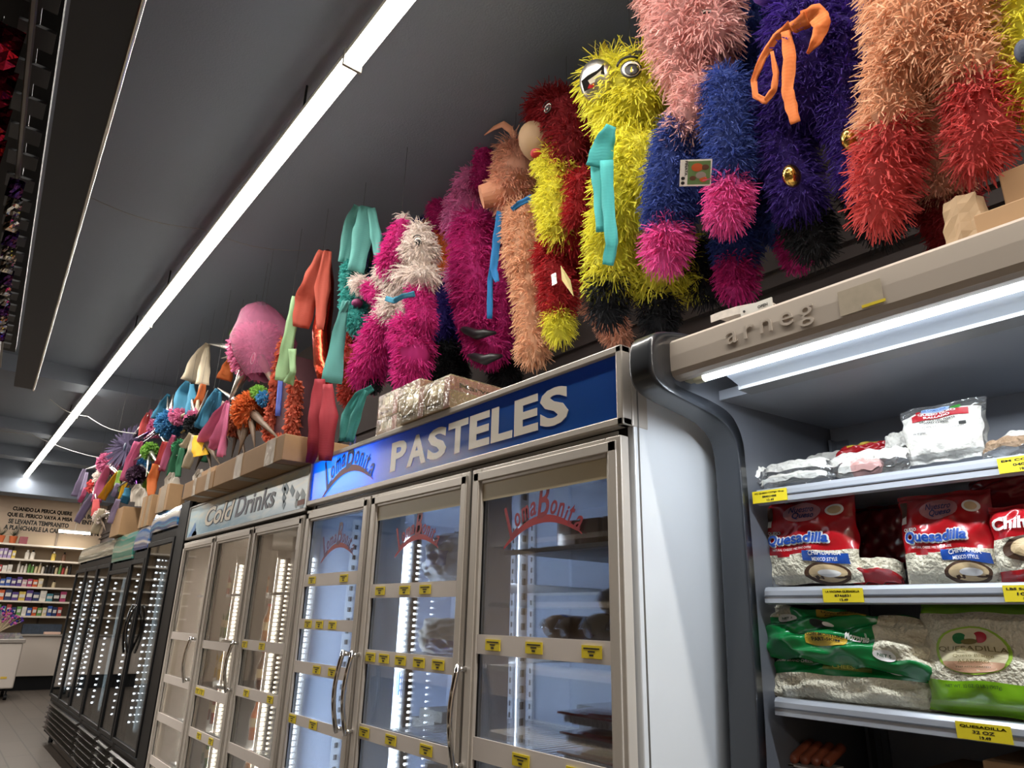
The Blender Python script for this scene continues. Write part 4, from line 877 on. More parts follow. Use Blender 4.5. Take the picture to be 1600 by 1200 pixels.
# ------------------------------------------------------------------ fringed paper bodies
def fringe(chains, L, W, dens, droop=.6, lift=.8, rng=RNG, curl=.2):
    """paper strips rooted on rounded chains [(pts, radii)]; returns verts (n,6,3) and tints"""
    out = []; tin = []
    for pts, rad in chains:
        pts = [np.array(p, float) for p in pts]
        segs = list(zip(pts[:-1], pts[1:], rad[:-1], rad[1:])) if len(pts) > 1 else []
        base = []; nor = []
        for a, b, ra, rb in segs:
            ln = np.linalg.norm(b - a); ar = 2 * math.pi * (ra + rb) / 2 * ln; n = max(4, int(ar * dens))
            t = rng.random(n); th = rng.random(n) * 2 * math.pi; d = (b - a) / (ln + 1e-9)
            u = np.cross(d, [0.31, .9, .1]); u /= np.linalg.norm(u); v = np.cross(d, u)
            N = np.cos(th)[:, None] * u + np.sin(th)[:, None] * v
            base.append(a + (b - a) * t[:, None] + N * (ra + (rb - ra) * t)[:, None]); nor.append(N)
        for c, r in ((pts[0], rad[0]), (pts[-1], rad[-1])):
            n = max(4, int(4 * math.pi * r * r * dens)); g = rng.normal(size=(n, 3)); g /= np.linalg.norm(g, axis=1)[:, None]
            base.append(c + g * r); nor.append(g)
        base = np.concatenate(base); nor = np.concatenate(nor)
        keep = np.ones(len(base), bool)
        for a, b, ra, rb in segs:      # drop roots buried inside the chain
            ab = b - a; t = np.clip(((base - a) @ ab) / (ab @ ab + 1e-12), 0, 1); q = a + ab * t[:, None]
            keep &= np.linalg.norm(base - q, axis=1) > (ra + (rb - ra) * t) * .93
        base = base[keep]; nor = nor[keep]; n = len(base)
        r1 = rng.normal(size=(n, 3)); g = np.array([0, 0, -1.0]); l = L * rng.uniform(.55, 1.25, n)[:, None]
        d = nor * lift + g * droop + r1 * .32; d /= np.linalg.norm(d, axis=1)[:, None]
        d2 = d + g * .35 + rng.normal(size=(n, 3)) * curl; d2 /= np.linalg.norm(d2, axis=1)[:, None]
        wv = np.cross(d, rng.normal(size=(n, 3))); wv /= np.linalg.norm(wv, axis=1)[:, None]; w = W * rng.uniform(.6, 1.3, n)[:, None] / 2
        p0 = base - nor * .004; p1 = base + d * l * .55; p2 = p1 + d2 * l * .45
        out.append(np.stack([p0 - wv * w, p0 + wv * w, p1 - wv * w, p1 + wv * w, p2 - wv * w * .7, p2 + wv * w * .7], 1))
        tin.append(np.repeat(np.clip(rng.normal(.55, .25, n), 0, 1), 6))
    return np.concatenate(out), np.concatenate(tin)
def fringed(name, m, parent, chains, L=.035, W=.004, dens=9000, label=None, **k):
    core = MB()
    for pts, rad in chains: core.blob(pts, [r * .97 for r in rad], 16, tint=.5)
    fv, ft = fringe(chains, L, W, dens, **k); n = len(fv)
    org = np.array(ORG[parent.name]); cv = np.array(core.v) - org; nc = len(cv)
    V = np.concatenate([cv, fv.reshape(-1, 3) - org]); base = nc + np.arange(n)[:, None] * 6
    Q = np.concatenate([base + [0, 1, 3, 2], base + [2, 3, 5, 4]])
    cf = core.f; me = bpy.data.meshes.new(name)
    loops = np.concatenate([np.array([i for f in cf for i in f], np.int32), Q.reshape(-1).astype(np.int32)])
    tot = np.array([len(f) for f in cf] + [4] * len(Q), np.int32); start = np.concatenate([[0], np.cumsum(tot)[:-1]]).astype(np.int32)
    me.vertices.add(len(V)); me.vertices.foreach_set('co', V.astype(np.float32).ravel())
    me.loops.add(len(loops)); me.loops.foreach_set('vertex_index', loops)
    me.polygons.add(len(tot)); me.polygons.foreach_set('loop_start', start); me.polygons.foreach_set('loop_total', tot)
    me.materials.append(m); me.update(calc_edges=True)
    a = me.attributes.new('tint', 'FLOAT', 'POINT'); a.data.foreach_set('value', np.concatenate([np.array(core.t), ft]).astype(np.float32))
    o = bpy.data.objects.new(name, me); COL.objects.link(o); o.parent = parent; ORG[o.name] = ORG[parent.name]
    if label: o['label'] = label
    return o
def T(n, c, **k): return tissue('tissue ' + n, c, **k)
C_YEL = T('yellow', 'e3d94a'); C_BLK = T('black', '14161c'); C_PAL = T('pale pink', 'd6a59f'); C_BLU = T('royal blue', '34488f'); C_PNK = T('hot pink', 'de559f')
C_PUR = T('purple', '3a1f7d'); C_PEA = T('peach', 'e8b493'); C_COR = T('coral red', 'c9504e'); C_DRD = T('dark red', '8e1420'); C_MAG = T('magenta', 'c2257f'); C_WHT = T('white', 'd9cdc6')
C_LPK = T('light pink', 'd77fb4'); C_ORG = T('orange', 'dd8440'); C_IND = T('indigo', '33217e'); C_PPK = T('peachy pink', 'd9a58d'); C_TEA = T('teal', '3f9d97'); C_DBL = T('dark navy', '18203f'); C_RED = T('red', 'a3141d')
foil_s = mat('silver foil', 'bfbbb4', .3, 1.0, bump=.25, bscale=22); foil_g = foil('gold foil', 'b8954e', .2, 60)
black_band = mat('black satin band', '17151a', .4)
white_s = mat('white sticker', 'dcd8d0', .5); black_s = mat('black sticker', '121012', .5)
def crepe(name, col, am=.3):
    m = tissue('crepe ' + name, col, amount=am, var=.12, rough=.8); nt = m.node_tree
    if not any(n.type == 'TEX_WAVE' for n in nt.nodes):
        w = nt.nodes.new('ShaderNodeTexWave'); w.inputs['Scale'].default_value = 28; w.inputs['Distortion'].default_value = 3; w.bands_direction = 'Z'
        tc = nt.nodes.new('ShaderNodeTexCoord'); bp = nt.nodes.new('ShaderNodeBump'); bp.inputs['Strength'].default_value = .12; bp.inputs['Distance'].default_value = .003
        nt.links.new(tc.outputs['Object'], w.inputs[0]); nt.links.new(w.outputs['Fac'], bp.inputs['Height']); nt.links.new(bp.outputs[0], nt.nodes['Principled BSDF'].inputs['Normal'])
    return m
def wp(px, py, X): return at(px, py, X)
def ribbon(mb, pix, wpx, X, mi=0, sub=6, wave=.008, tilt=0.0, twist=.0, seed=0):
    """a hanging paper streamer following pixels pix at depth X (a number or one per point)"""
    Xs = X if isinstance(X, (list, tuple)) else [X] * len(pix); P = [wp(a, b, x) for (a, b), x in zip(pix, Xs)]
    ws = wpx if isinstance(wpx, (list, tuple)) else [wpx] * len(pix); Wd = [w * mpp(p) for w, p in zip(ws, P)]
    r = np.random.default_rng(seed + int(pix[0][0])); ph = r.uniform(0, 6, 3)
    pts = []; wid = []
    for i in range(len(P) - 1):
        for k in range(sub): t = k / sub; pts.append(P[i] * (1 - t) + P[i + 1] * t); wid.append(Wd[i] * (1 - t) + Wd[i + 1] * t)
    pts.append(P[-1]); wid.append(Wd[-1]); n = len(pts); nu = 5; vs = []; ti = []
    view = ray(pix[0][0], pix[0][1]); view /= np.linalg.norm(view)
    for i, p in enumerate(pts):
        d = pts[min(i + 1, n - 1)] - pts[max(i - 1, 0)]; d /= np.linalg.norm(d) + 1e-9
        s = np.cross(d, view); s /= np.linalg.norm(s) + 1e-9; s = s * math.cos(twist * i / n) + view * math.sin(twist * i / n)
        for j in range(nu):
            u = j / (nu - 1) * 2 - 1; fold = wave * math.sin(2.2 * u * 2 + ph[0] + i * .35) + wave * .6 * math.sin(i * .8 + ph[1])
            vs.append(p + s * u * wid[i] / 2 * (1 + .06 * math.sin(i * 1.3 + ph[2])) + view * (fold + .0)); ti.append(.5 + .3 * math.sin(i * .9 + u * 3 + ph[1]))
    fs = [(i * nu + j, (i + 1) * nu + j, (i + 1) * nu + j + 1, i * nu + j + 1) for i in range(n - 1) for j in range(nu - 1)]
    mb.add(vs, fs, mi, ti); return mb
def ribbon_part(name, parent, col, strips, X, label=None, **k):
    mb = MB()
    for s in strips: ribbon(mb, s[0], s[1], s[2] if len(s) > 2 else X, **k)
    o = mb.build(name, col, parent, smooth=True, label=label); m = o.modifiers.new('paper', 'SOLIDIFY'); m.thickness = .0012; return o
def px_chain(spec, X):
    pts = []; rad = []
    for s in spec:
        px, py, r = s[:3]; dx = s[3] if len(s) > 3 else 0
        p = at(px, py, X + dx); pts.append(p); rad.append(r * mpp(p))
    return pts, rad
def pinata(lab, X, base, top, name='animal_pinata', cord=True, group=None):
    b = at(base[0], base[1], X); t = thing(name, lab, 'piñata', tuple(b), group)
    if cord:
        p = at(top[0], top[1], X); MB().tube([p, (p[0], p[1], RZ)], .0016 if 'light pink and magenta' in lab else .0009, 5).build('hanging_cord', mat('thin white cord', 'b9b6ae', .6) if 'light pink and magenta' in lab else mat('thin dark cord', '3a3836', .6), t)
    return t
def P(t, name, m, X, *specs, L=26, W=3.0, dens=None, sc=1.0, **k):
    """fringed part; L and W are in photo pixels at the part's depth"""
    ch = [px_chain(s, X) for s in specs]; k_ = mpp(ch[0][0][0])
    L *= .92; W *= .60
    return fringed(name, m, t, [(p, [r * .9 for r in rr]) for p, rr in ch], L * k_, W * k_, (dens or 2.0) / (W * k_ * L * k_) * 1.1, **k)
def ellipsoid(mb, c, ax, mi=0, n=18, flat=None):
    """ax: three axis vectors"""
    vs = []; fs = []; h = n // 2
    for i in range(h + 1):
        for j in range(n):
            a = math.pi * i / h; b = 2 * math.pi * j / n
            vs.append(np.array(c) + np.array(ax[0]) * math.sin(a) * math.cos(b) + np.array(ax[1]) * math.sin(a) * math.sin(b) + np.array(ax[2]) * math.cos(a))
    for i in range(h):
        for j in range(n): fs.append((i * n + j, i * n + (j + 1) % n, (i + 1) * n + (j + 1) % n, (i + 1) * n + j))
    mb.add(vs, fs, mi); return mb
def facing(c, p):
    """frame on a head's surface: outward normal from head centre c through p"""
    n = np.array(p) - np.array(c); n /= np.linalg.norm(n); V = np.array([0, 0, 1.]) - n * n[2]; V /= np.linalg.norm(V); U = np.cross(V, n); return U, V, n
def eye(t, cpx, rpx, X, px, py, w, h, rot=0.0, lid=True):
    c = at(cpx[0], cpx[1], X); R = rpx * mpp(c) * 1.12
    d = ray(px, py); d /= np.linalg.norm(d); o = CAM - c; b = o @ d; disc_ = max(0, b * b - (o @ o - R * R)); p = CAM + d * (-b - math.sqrt(disc_))
    U, V, N = facing(c, p); s = mpp(p); cr, sr = math.cos(rot), math.sin(rot); U2 = U * cr + V * sr; V2 = V * cr - U * sr; mb = MB(); w *= s / 2; h *= s / 2
    ellipsoid(mb, p, (U2 * w, V2 * h, N * .004), 1); ellipsoid(mb, p + N * .002, (U2 * w * .84, V2 * h * .84, N * .004), 0); ellipsoid(mb, p + N * .0035 - V2 * h * .12, (U2 * w * .70, V2 * h * .70, N * .004), 1)
    ellipsoid(mb, p + N * .005 - V2 * h * .3 - U2 * w * .1, (U2 * w * .2, V2 * h * .2, N * .004), 0); mb.tube([p + N * .0085 + U2 * w * .45 * math.cos(q) + V2 * h * .45 * math.sin(q) for q in np.linspace(.3, 2.2, 7)], h * .05, 5, 0)
    if lid:
        for a, sc in ((-.3, 1.35), (0, 1.4)):
            pts = [p + N * .003 + U2 * w * 1.25 * math.cos(q) + V2 * h * sc * math.sin(q) for q in np.linspace(.5, 2.4, 8)]; mb.tube(pts, h * .10, 6, 1)
    return mb.build('eye_sticker', [white_s, black_s], t, smooth=True)

# ---- yellow unicorn with a silver muzzle
X = 1.60
t = pinata('bright yellow unicorn piñata with silver foil muzzle and teal ribbon', X, (975, 520), (985, 80)); y5 = t
P(t, 'head', C_YEL, X, [(955, 128, 44), (985, 150, 52), (972, 190, 36)], [(1000, 110, 36), (1000, 170, 40)], L=34, droop=.8)
P(t, 'torso', C_YEL, X, [(985, 222, 38), (985, 290, 50), (975, 345, 46)], [(1003, 240, 38), (1010, 300, 36)], L=28)
P(t, 'leg', C_YEL, X, [(962, 360, 38), (955, 432, 34)], L=28, droop=.9)
P(t, 'hoof', C_BLK, X, [(952, 452, 30), (948, 488, 20)], L=24)
P(t, 'leg', C_YEL, X, [(1025, 350, 34, .12), (1028, 440, 34, .12)], L=28, droop=.9)
P(t, 'hoof', C_BLK, X, [(1030, 478, 26, .12), (1030, 502, 20, .12)], L=22)
P(t, 'leg', C_YEL, X, [(1068, 380, 20, .2), (1072, 440, 22, .2)], L=26, droop=.9)
P(t, 'hoof', C_BLK, X, [(1092, 395, 26, .24), (1105, 450, 22, .24)], L=24)
c = at(938, 129, X - .10); k = mpp(c); N = c - at(985, 150, X); N /= np.linalg.norm(N); dd = -ray(938, 129); dd /= np.linalg.norm(dd); N = N * .35 + dd * .75; N /= np.linalg.norm(N); V = np.array([0, 0, 1.]) - N * N[2]; V /= np.linalg.norm(V); U = np.cross(V, N); mb = MB(); c = c + N * .035; ellipsoid(mb, c - N * .01, (U * 29 * k, V * 33 * k, N * .05), 0, 24)
mz = mb.build('muzzle', foil_s, t, smooth=True)
mb = MB(); p = at(932, 127, X - .09)
fU = np.cross(ray(932, 127), [0, 0, 1.]); fU /= np.linalg.norm(fU); fN = -ray(932, 127); fN /= np.linalg.norm(fN); fV = np.cross(fN, fU); k = mpp(p)
def flatpoly(mb, c, pts, mi, off): mb.add([np.array(c) + fU * a * k + fV * b * k + fN * off for a, b in pts], [tuple(range(len(pts)))], mi)
p = c + N * .030
flatpoly(mb, p, [(-18, -1), (-8, 6), (6, 12), (16, 20), (17, 6), (8, -5), (-4, -12), (-14, -16)], 1, .012)
flatpoly(mb, p, [(-8, -1), (4, 6), (12, 12), (11, 4), (4, -4), (-4, -8)], 0, .0135); flatpoly(mb, p, [(-6, -6), (2, -4), (3, -8), (-3, -12), (-9, -12)], 2, .0135)
mb.build('mouth_sticker', [white_s, black_s, redp], mz)
eye(t, (985, 150), 52, X, 986, 108, 34, 34, .5)
c = at(1003, 83, X - .04); mb = MB(); mb.tube([at(982, 88, X - .06), at(992, 82, X - .07), at(1003, 82, X - .07)], .007, 6); mb.build('eyebrow', black_s, t)
MB().cone(at(946, 92, X), at(944, 64, X), 12 * mpp(at(946, 92, X))).build('horn', T('horn yellow', 'c2ad2a'), t, smooth=True)
tealr = crepe('aqua', '4db5b4'); ribbon_part('ribbon', t, tealr, [([(955, 196), (944, 225), (934, 262)], [16, 34, 40], 1.435), ([(931, 250), (938, 300), (941, 362)], [20, 22, 20], 1.44), ([(948, 250), (950, 320), (956, 380), (950, 414)], [20, 19, 20, 18], 1.435)], 1.435, wave=.004)
# ---- pale pink and blue animal
X = 1.53
t = pinata('pale pink and royal blue animal piñata with hot pink feet and a card tag', X, (1090, 430), (1085, 5)); 
P(t, 'head', C_PAL, X, [(1045, -40, 52), (1075, 20, 62), (1072, 78, 48), (1075, 112, 34)], [(1110, 10, 40), (1110, 60, 38)], L=30, droop=.8)
P(t, 'torso', C_PAL, X, [(1090, 138, 30), (1082, 185, 34), (1075, 212, 28)], L=26)
P(t, 'body', C_BLU, X, [(1062, 215, 34), (1052, 270, 38), (1045, 335, 34)], [(1085, 240, 34, .04), (1085, 300, 30, .04)], L=22, W=2.6)
P(t, 'foot', C_PNK, X, [(1042, 370, 32), (1040, 398, 26)], L=24)
P(t, 'arm', C_BLU, X, [(1132, 135, 30), (1140, 195, 36), (1142, 262, 32)], L=22, W=2.6)
P(t, 'foot', C_PNK, X, [(1140, 298, 30), (1136, 335, 26)], L=24)
P(t, 'leg', C_DBL if False else C_BLU, X, [(1150, 330, 34, .22), (1150, 392, 32, .22)], L=20, W=2.6)
P(t, 'foot', C_MAG, X, [(1150, 420, 28, .22), (1152, 448, 22, .22)], L=20)
eye(t, (1100, 10), 55, X, 1106, 20, 22, 10, -.2, lid=False)
cd = thing('picture_card', 'small white card with a picture and the word PIÑATA', 'hang tag', tuple(at(1085, 292, 1.42)))
mb = MB(); p = at(1087, 270, 1.43); fN = -ray(1087, 270); fN /= np.linalg.norm(fN); fU = -np.cross([0, 0, 1.], fN); fU = np.cross([0, 0, 1.], fN); fU /= np.linalg.norm(fU); fV = np.cross(fN, fU); k = mpp(p)
a_ = -.12; U2 = fU * math.cos(a_) + fV * math.sin(a_); V2 = fV * math.cos(a_) - fU * math.sin(a_)
mb.obox(p, U2, V2, fN, 48 * k, 40 * k, .0015, 0); mb.obox(p + U2 * 5 * k + fN * .001, U2, V2, fN, 34 * k, 35 * k, .0008, 1)
for q, (a, b, r, mi) in enumerate([(2, 8, 9, 2), (8, -4, 8, 3), (14, 8, 6, 4), (-4, -8, 5, 4), (12, -10, 6, 2)]): ellipsoid(mb, p + U2 * a * k + V2 * b * k + fN * .0018, (U2 * r * k, V2 * r * .7 * k, fN * .0006), mi)
text(mb, 'PIÑATA', p - U2 * 16.5 * k + V2 * 18 * k + fN * .0015, 22 * k, 5 * k, frame=(-V2, U2, fN), mi=5, bold=.02, depth=.0006)
for b in (-8, -15): ellipsoid(mb, p - U2 * 19 * k + V2 * b * k + fN * .0015, (U2 * 3 * k, V2 * 2.6 * k, fN * .0005), 5)
mb.build('card', [white_s, mat('photo green', '5f7a4a', .4), mat('photo orange', 'b5532a', .4), mat('photo grey', '8c8078', .4), mat('photo brown', '5b3a2a', .4), ink], cd)
# ---- purple animal with the orange ribbon
X = 1.60
t = pinata('deep purple animal piñata with a long orange crepe ribbon and gold foil pads', X, (1290, 400), (1270, 0)); 
P(t, 'head', C_PUR, X, [(1225, -75, 55), (1270, -60, 60)], L=24)
mb = MB(); c = at(1212, -28, X - .1); k = mpp(c); ellipsoid(mb, c, (np.array([.0, 1, 0]) * 40 * k, np.array([0, 0, 1.]) * 32 * k, np.array([1., 0, 0]) * .06), 0, 20); mb.build('muzzle', mat('lilac muzzle paper', '6a4bb0', .5), t, smooth=True)
P(t, 'torso', C_PUR, X, [(1265, 40, 66), (1275, 100, 68), (1262, 160, 56)], [(1320, 60, 42), (1325, 130, 40)], L=26)
P(t, 'leg', C_PUR, X, [(1205, 150, 30), (1228, 230, 34), (1250, 312, 32)], L=24, W=2.6)
P(t, 'hoof', C_BLK, X, [(1262, 345, 34, .06), (1272, 382, 26, .06)], L=22)
P(t, 'leg', C_PUR, X, [(1318, 165, 38), (1340, 225, 32), (1345, 275, 30)], L=24, W=2.6)
P(t, 'hoof', C_BLK, X, [(1352, 300, 30, .1), (1378, 355, 24, .1)], L=22)
for q in ((1329, 219, 14, 20), (1237, 275, 13, 19)):
    c = at(q[0], q[1], X - .105); k = mpp(c); mb = MB(); ellipsoid(mb, c, (np.array([0, 1, 0]) * q[2] * k, np.array([0, 0, 1.]) * q[3] * k, np.array([1., 0, 0]) * .03), 0, 16); mb.build('paw_pad', foil_g, t, smooth=True)
orr = crepe('orange', 'e07f3c'); ribbon_part('ribbon', t, orr, [([(1236, 40), (1212, 58), (1192, 90), (1178, 125), (1180, 150), (1196, 158), (1209, 140), (1213, 115), (1206, 80)], [16, 12, 12, 9, 9, 10, 10, 9, 5]), ([(1228, 48), (1234, 90), (1230, 140), (1236, 165), (1243, 192)], [14, 20, 18, 18, 14]), ([(1252, 30), (1275, 22), (1286, 36), (1276, 62), (1262, 84)], [22, 30, 24, 18, 4]), ([(1236, 45), (1262, 30)], [18, 26])], 1.46, wave=.003)
# ---- dark blue animal half hidden behind it
X = 1.80
t = pinata('dark blue animal piñata with one pink foot, hidden behind the purple one', X, (1240, 425), (1185, -20))
P(t, 'torso', C_BLU, X, [(1175, -10, 44), (1180, 60, 48), (1188, 150, 40)], L=20, W=2.4)
P(t, 'leg', C_BLU, X, [(1190, 200, 30), (1205, 290, 30), (1220, 355, 26)], L=18, W=2.4)
P(t, 'foot', C_MAG, X, [(1236, 380, 20), (1246, 408, 15)], L=15)
# ---- big peach animal with red feet
X = 1.50
t = pinata('large peach animal piñata with coral red lower legs', X, (1400, 350), (1450, -40)); 
P(t, 'torso', C_PEA, X, [(1425, -50, 66), (1440, 30, 74), (1445, 85, 66)], [(1505, -30, 55), (1520, 40, 50)], L=34, W=3.6)
P(t, 'leg', C_PEA, X, [(1412, 115, 50), (1398, 185, 44)], L=34, W=3.6)
P(t, 'leg', C_COR, X, [(1392, 228, 44), (1382, 285, 40), (1378, 325, 30)], L=32, W=3.6, label='coral red lower leg')
P(t, 'leg', C_PEA, X, [(1490, 90, 50), (1530, 110, 48)], L=34, W=3.6)
P(t, 'leg', C_COR, X, [(1532, 148, 44), (1540, 205, 44), (1528, 245, 30)], L=32, W=3.6, label='coral red lower leg')
P(t, 'leg', C_PPK, X, [(1465, 180, 40, .3), (1475, 290, 36, .3)], L=18, W=2.6)
P(t, 'leg', C_DRD, X, [(1480, 320, 40, .34), (1500, 380, 36, .34)], L=18, W=2.6)
P(t, 'leg', C_DBL, X, [(1420, 250, 26, .34), (1430, 320, 24, .34)], L=18, W=2.6)
# ---- yellow piñata cut by the right edge
X = 1.52
t = pinata('yellow piñata cut off by the right edge of the photo', X, (1615, 180), (1630, -40), name='character_pinata')
P(t, 'body', C_YEL, X, [(1618, -30, 58), (1622, 60, 52), (1615, 140, 44)], L=30, W=3.4)
c = at(1600, 80, X - .12); k = mpp(c); mb = MB(); ellipsoid(mb, c, (np.array([0, 1, 0]) * 13 * k, np.array([0, 0, 1.]) * 22 * k, np.array([1., 0, 0]) * .012)); mb.build('button', mat('navy paper', '1c2b45', .6), t)
# ---- dark red animal with tan muzzle
X = 1.74
t = pinata('dark red animal piñata with tan muzzle, yellow chest and yellow foot', X, (875, 530), (885, 130)); 
P(t, 'head', C_DRD, X, [(858, 172, 34), (885, 185, 42), (895, 235, 32)], L=20, W=2.4)
c = at(838, 222, X - .07); k = mpp(c); dd = ray(838, 222); dd /= np.linalg.norm(dd); Uu = np.cross(dd, [0, 0, 1.]); Uu /= np.linalg.norm(Uu); Vv = np.cross(Uu, dd); mb = MB()
A = Uu * math.cos(.5) + Vv * math.sin(.5); B = Vv * math.cos(.5) - Uu * math.sin(.5); ellipsoid(mb, c, (A * 27 * k, B * 33 * k, dd * .075), 0, 22); mz = mb.build('muzzle', mat('tan kraft muzzle', '9b7e60', .7), t, smooth=True)
mb = MB(); ellipsoid(mb, c - dd * .066 - B * 14 * k - A * 8 * k, (A * 9 * k, B * 8 * k, dd * .012), 0); mb.build('nose', mat('red paper nose', 'a8202a', .5), mz, smooth=True)
eye(t, (885, 185), 42, X, 856, 169, 18, 14, .6)
P(t, 'chest', C_YEL, X, [(868, 250, 30), (880, 280, 28)], L=20, W=2.4, label='yellow chest')
P(t, 'belly', C_YEL, X, [(872, 310, 32, -.03), (878, 360, 28, -.03)], L=20, W=2.4, label='yellow belly')
P(t, 'torso', C_RED, X, [(895, 290, 32, .03), (895, 380, 34, .03)], L=18, W=2.4)
P(t, 'arm', C_RED, X, [(908, 285, 18, -.05), (902, 340, 18, -.05)], L=16, W=2.4)
P(t, 'leg', C_RED, X, [(862, 395, 24), (872, 440, 26), (873, 478, 22)], L=18, W=2.4)
P(t, 'foot', C_YEL, X, [(873, 500, 20), (874, 518, 16)], L=18, W=2.4, label='yellow foot')
P(t, 'leg', C_RED, X, [(912, 390, 20, .14), (925, 440, 18, .14)], L=16, W=2.4)
P(t, 'leg', C_PPK, X, [(910, 430, 16, .2), (928, 480, 15, .2)], L=14, W=2.2, label='brownish pink hind leg')
P(t, 'foot', C_PPK, X, [(955, 505, 22, .25), (965, 525, 18, .25)], L=14, W=2.2, label='brownish pink foot')
mb = MB(); p = at(866, 436, X - .08); k = mpp(p); mb.obox(p, (0, -1, 0), (0, .15, 1), (-1, 0, 0), 11 * k, 20 * k, .003); mb.build('silver_tape', foil_s, t)
mb = MB(); a = [at(876, 415, X - .09), at(878, 438, X - .09), at(896, 463, X - .08), at(891, 438, X - .10)]; mb.add(a, [(0, 1, 2, 3)]); b = mb.build('hang_tag', mat('tag card', 'b9a86a', .5), t); b.modifiers.new('s', 'SOLIDIFY').thickness = .002
# ---- peach pig
X = 1.80
t = pinata('peach pig piñata with a plain paper snout and blue ribbon', X, (832, 568), (805, 220)); 
P(t, 'head', C_PPK, X, [(803, 240, 26), (808, 268, 34), (800, 300, 34)], L=18, W=2.4)
P(t, 'torso', C_PEA, X, [(818, 345, 30), (822, 395, 32), (825, 420, 26)], L=18, W=2.4)
P(t, 'leg', C_PEA, X, [(828, 445, 24), (832, 500, 22), (833, 548, 21)], L=18, W=2.4)
skin = mat('peach kraft paper', 'c4876a', .7, var=.08)
a, b = at(785, 300, X - .05), at(752, 308, X - .13); k = mpp(b); mb = MB(); mb.tube([a, a * .5 + b * .5, b], [22 * k, 20 * k, 18 * k], 20); mb.build('snout', skin, t, smooth=False)
mb = MB(); pts = [at(q[0], q[1], X - .03) for q in ((806, 222), (798, 203), (786, 194), (772, 200), (757, 211))]; mb.tube(pts, [.012, .018, .018, .014, .004], 10, flat=.45); mb.build('ear', skin, t, smooth=True)
br = crepe('blue', '1f77b5'); ribbon_part('ribbon', t, br, [([(832, 308), (812, 318), (800, 328)], [10, 9, 8]), ([(781, 330), (776, 375), (771, 420), (777, 440)], [9, 13, 12, 8]), ([(772, 400), (766, 440), (765, 498)], [10, 9, 9])], 1.70, wave=.003)
# ---- pink and magenta animal with black bands
X = 1.86
t = pinata('light pink and magenta animal piñata with black hoof bands', X, (765, 565), (738, 270)); 
P(t, 'head', C_LPK, X, [(738, 288, 24), (728, 325, 30), (722, 350, 26)], L=17, W=2.4)
P(t, 'ear', C_MAG, X, [(757, 235, 10), (752, 285, 15)], L=12, W=2.2, label='magenta upright ear')
P(t, 'torso', C_MAG, X, [(742, 360, 34), (745, 430, 36), (748, 475, 34)], L=18, W=2.4)
P(t, 'leg', C_MAG, X, [(752, 500, 32), (750, 512, 28)], L=17, W=2.4)
P(t, 'leg', C_MAG, X, [(785, 430, 24, .08), (785, 520, 26, .08)], L=17, W=2.4)
P(t, 'foot', C_MAG, X, [(755, 540, 26), (768, 545, 24)], L=16, W=2.4)
P(t, 'belly', C_LPK, X, [(715, 425, 16), (718, 445, 14)], L=15, W=2.2, label='light pink side patch')
for q in ((718, 512, 775, 520), (732, 555, 785, 556)):
    a, m_, b = at(q[0], q[1], X - .08), at((q[0] + q[2]) / 2, (q[1] + q[3]) / 2 + 7, X - .12), at(q[2], q[3], X - .08); mb = MB(); mb.tube([a, a * .5 + m_ * .5 - [.01, 0, 0], m_, b * .5 + m_ * .5 - [.01, 0, 0], b], [.008, .022, .027, .022, .008], 10, flat=.9); mb.build('hoof_band', black_band, t, smooth=True)
P(t, 'tail', C_BLK, X, [(785, 560, 22, .16), (790, 590, 20, .16)], L=14, W=2.2, label='black fringe at the back')
# ---- small pink and orange one
X = 1.96
t = pinata('small pink piñata with an orange front, behind the white unicorn', X, (705, 440), (690, 285)); 
P(t, 'head', C_LPK, X, [(686, 300, 12), (687, 308, 12)], L=12, W=2.0)
P(t, 'body', C_MAG, X, [(688, 325, 17), (700, 355, 20)], L=13, W=2.0)
P(t, 'belly', C_ORG, X, [(695, 378, 20), (702, 412, 17)], L=13, W=2.0, label='orange belly')
P(t, 'arm', C_PPK, X, [(672, 345, 5), (660, 355, 4)], L=7, W=1.6)
# ---- indigo one hanging behind
X = 2.02
t = pinata('indigo piñata with a black base hanging behind the white unicorn', X, (690, 620), (668, 300)); 
P(t, 'head', C_IND, X, [(662, 310, 16), (668, 345, 20)], L=12, W=2.0)
P(t, 'body', C_IND, X, [(678, 410, 20), (688, 470, 30), (692, 525, 30)], L=15, W=2.2)
P(t, 'base', C_BLK, X, [(695, 560, 32), (700, 595, 30)], L=14, W=2.2, label='black base')
# ---- white unicorn with magenta hat
X = 1.52
t = pinata('white faced piñata in a magenta cone hat, with a teal belt', X, (605, 610), (628, 330), name='character_pinata')
P(t, 'head', C_WHT, X, [(655, 365, 18), (655, 398, 28)], [(630, 338, 6), (634, 342, 5)], L=15, W=2.2)
P(t, 'hat', C_MAG, X, [(628, 348, 8, -.06), (622, 380, 20, -.06), (617, 412, 26, -.06)], L=13, W=2.2)
P(t, 'beard', C_WHT, X, [(612, 432, 24), (640, 436, 28), (662, 432, 20)], L=17, W=2.2)
P(t, 'belly', C_WHT, X, [(620, 480, 26), (620, 492, 22)], [(600, 488, 14), (645, 482, 14)], L=17, W=2.2)
P(t, 'arm', C_MAG, X, [(598, 462, 13, -.03), (578, 450, 11, -.05)], L=12, W=2.0)
P(t, 'cuff', C_WHT, X, [(566, 443, 11, -.06), (560, 442, 10, -.06)], L=14, W=2.0)
P(t, 'arm', C_MAG, X, [(655, 460, 18), (662, 505, 17)], L=14, W=2.0)
P(t, 'leg', C_MAG, X, [(605, 510, 28), (588, 550, 30), (575, 582, 24)], L=17, W=2.2)
P(t, 'leg', C_MAG, X, [(640, 515, 28), (648, 555, 28), (638, 590, 20)], L=17, W=2.2)
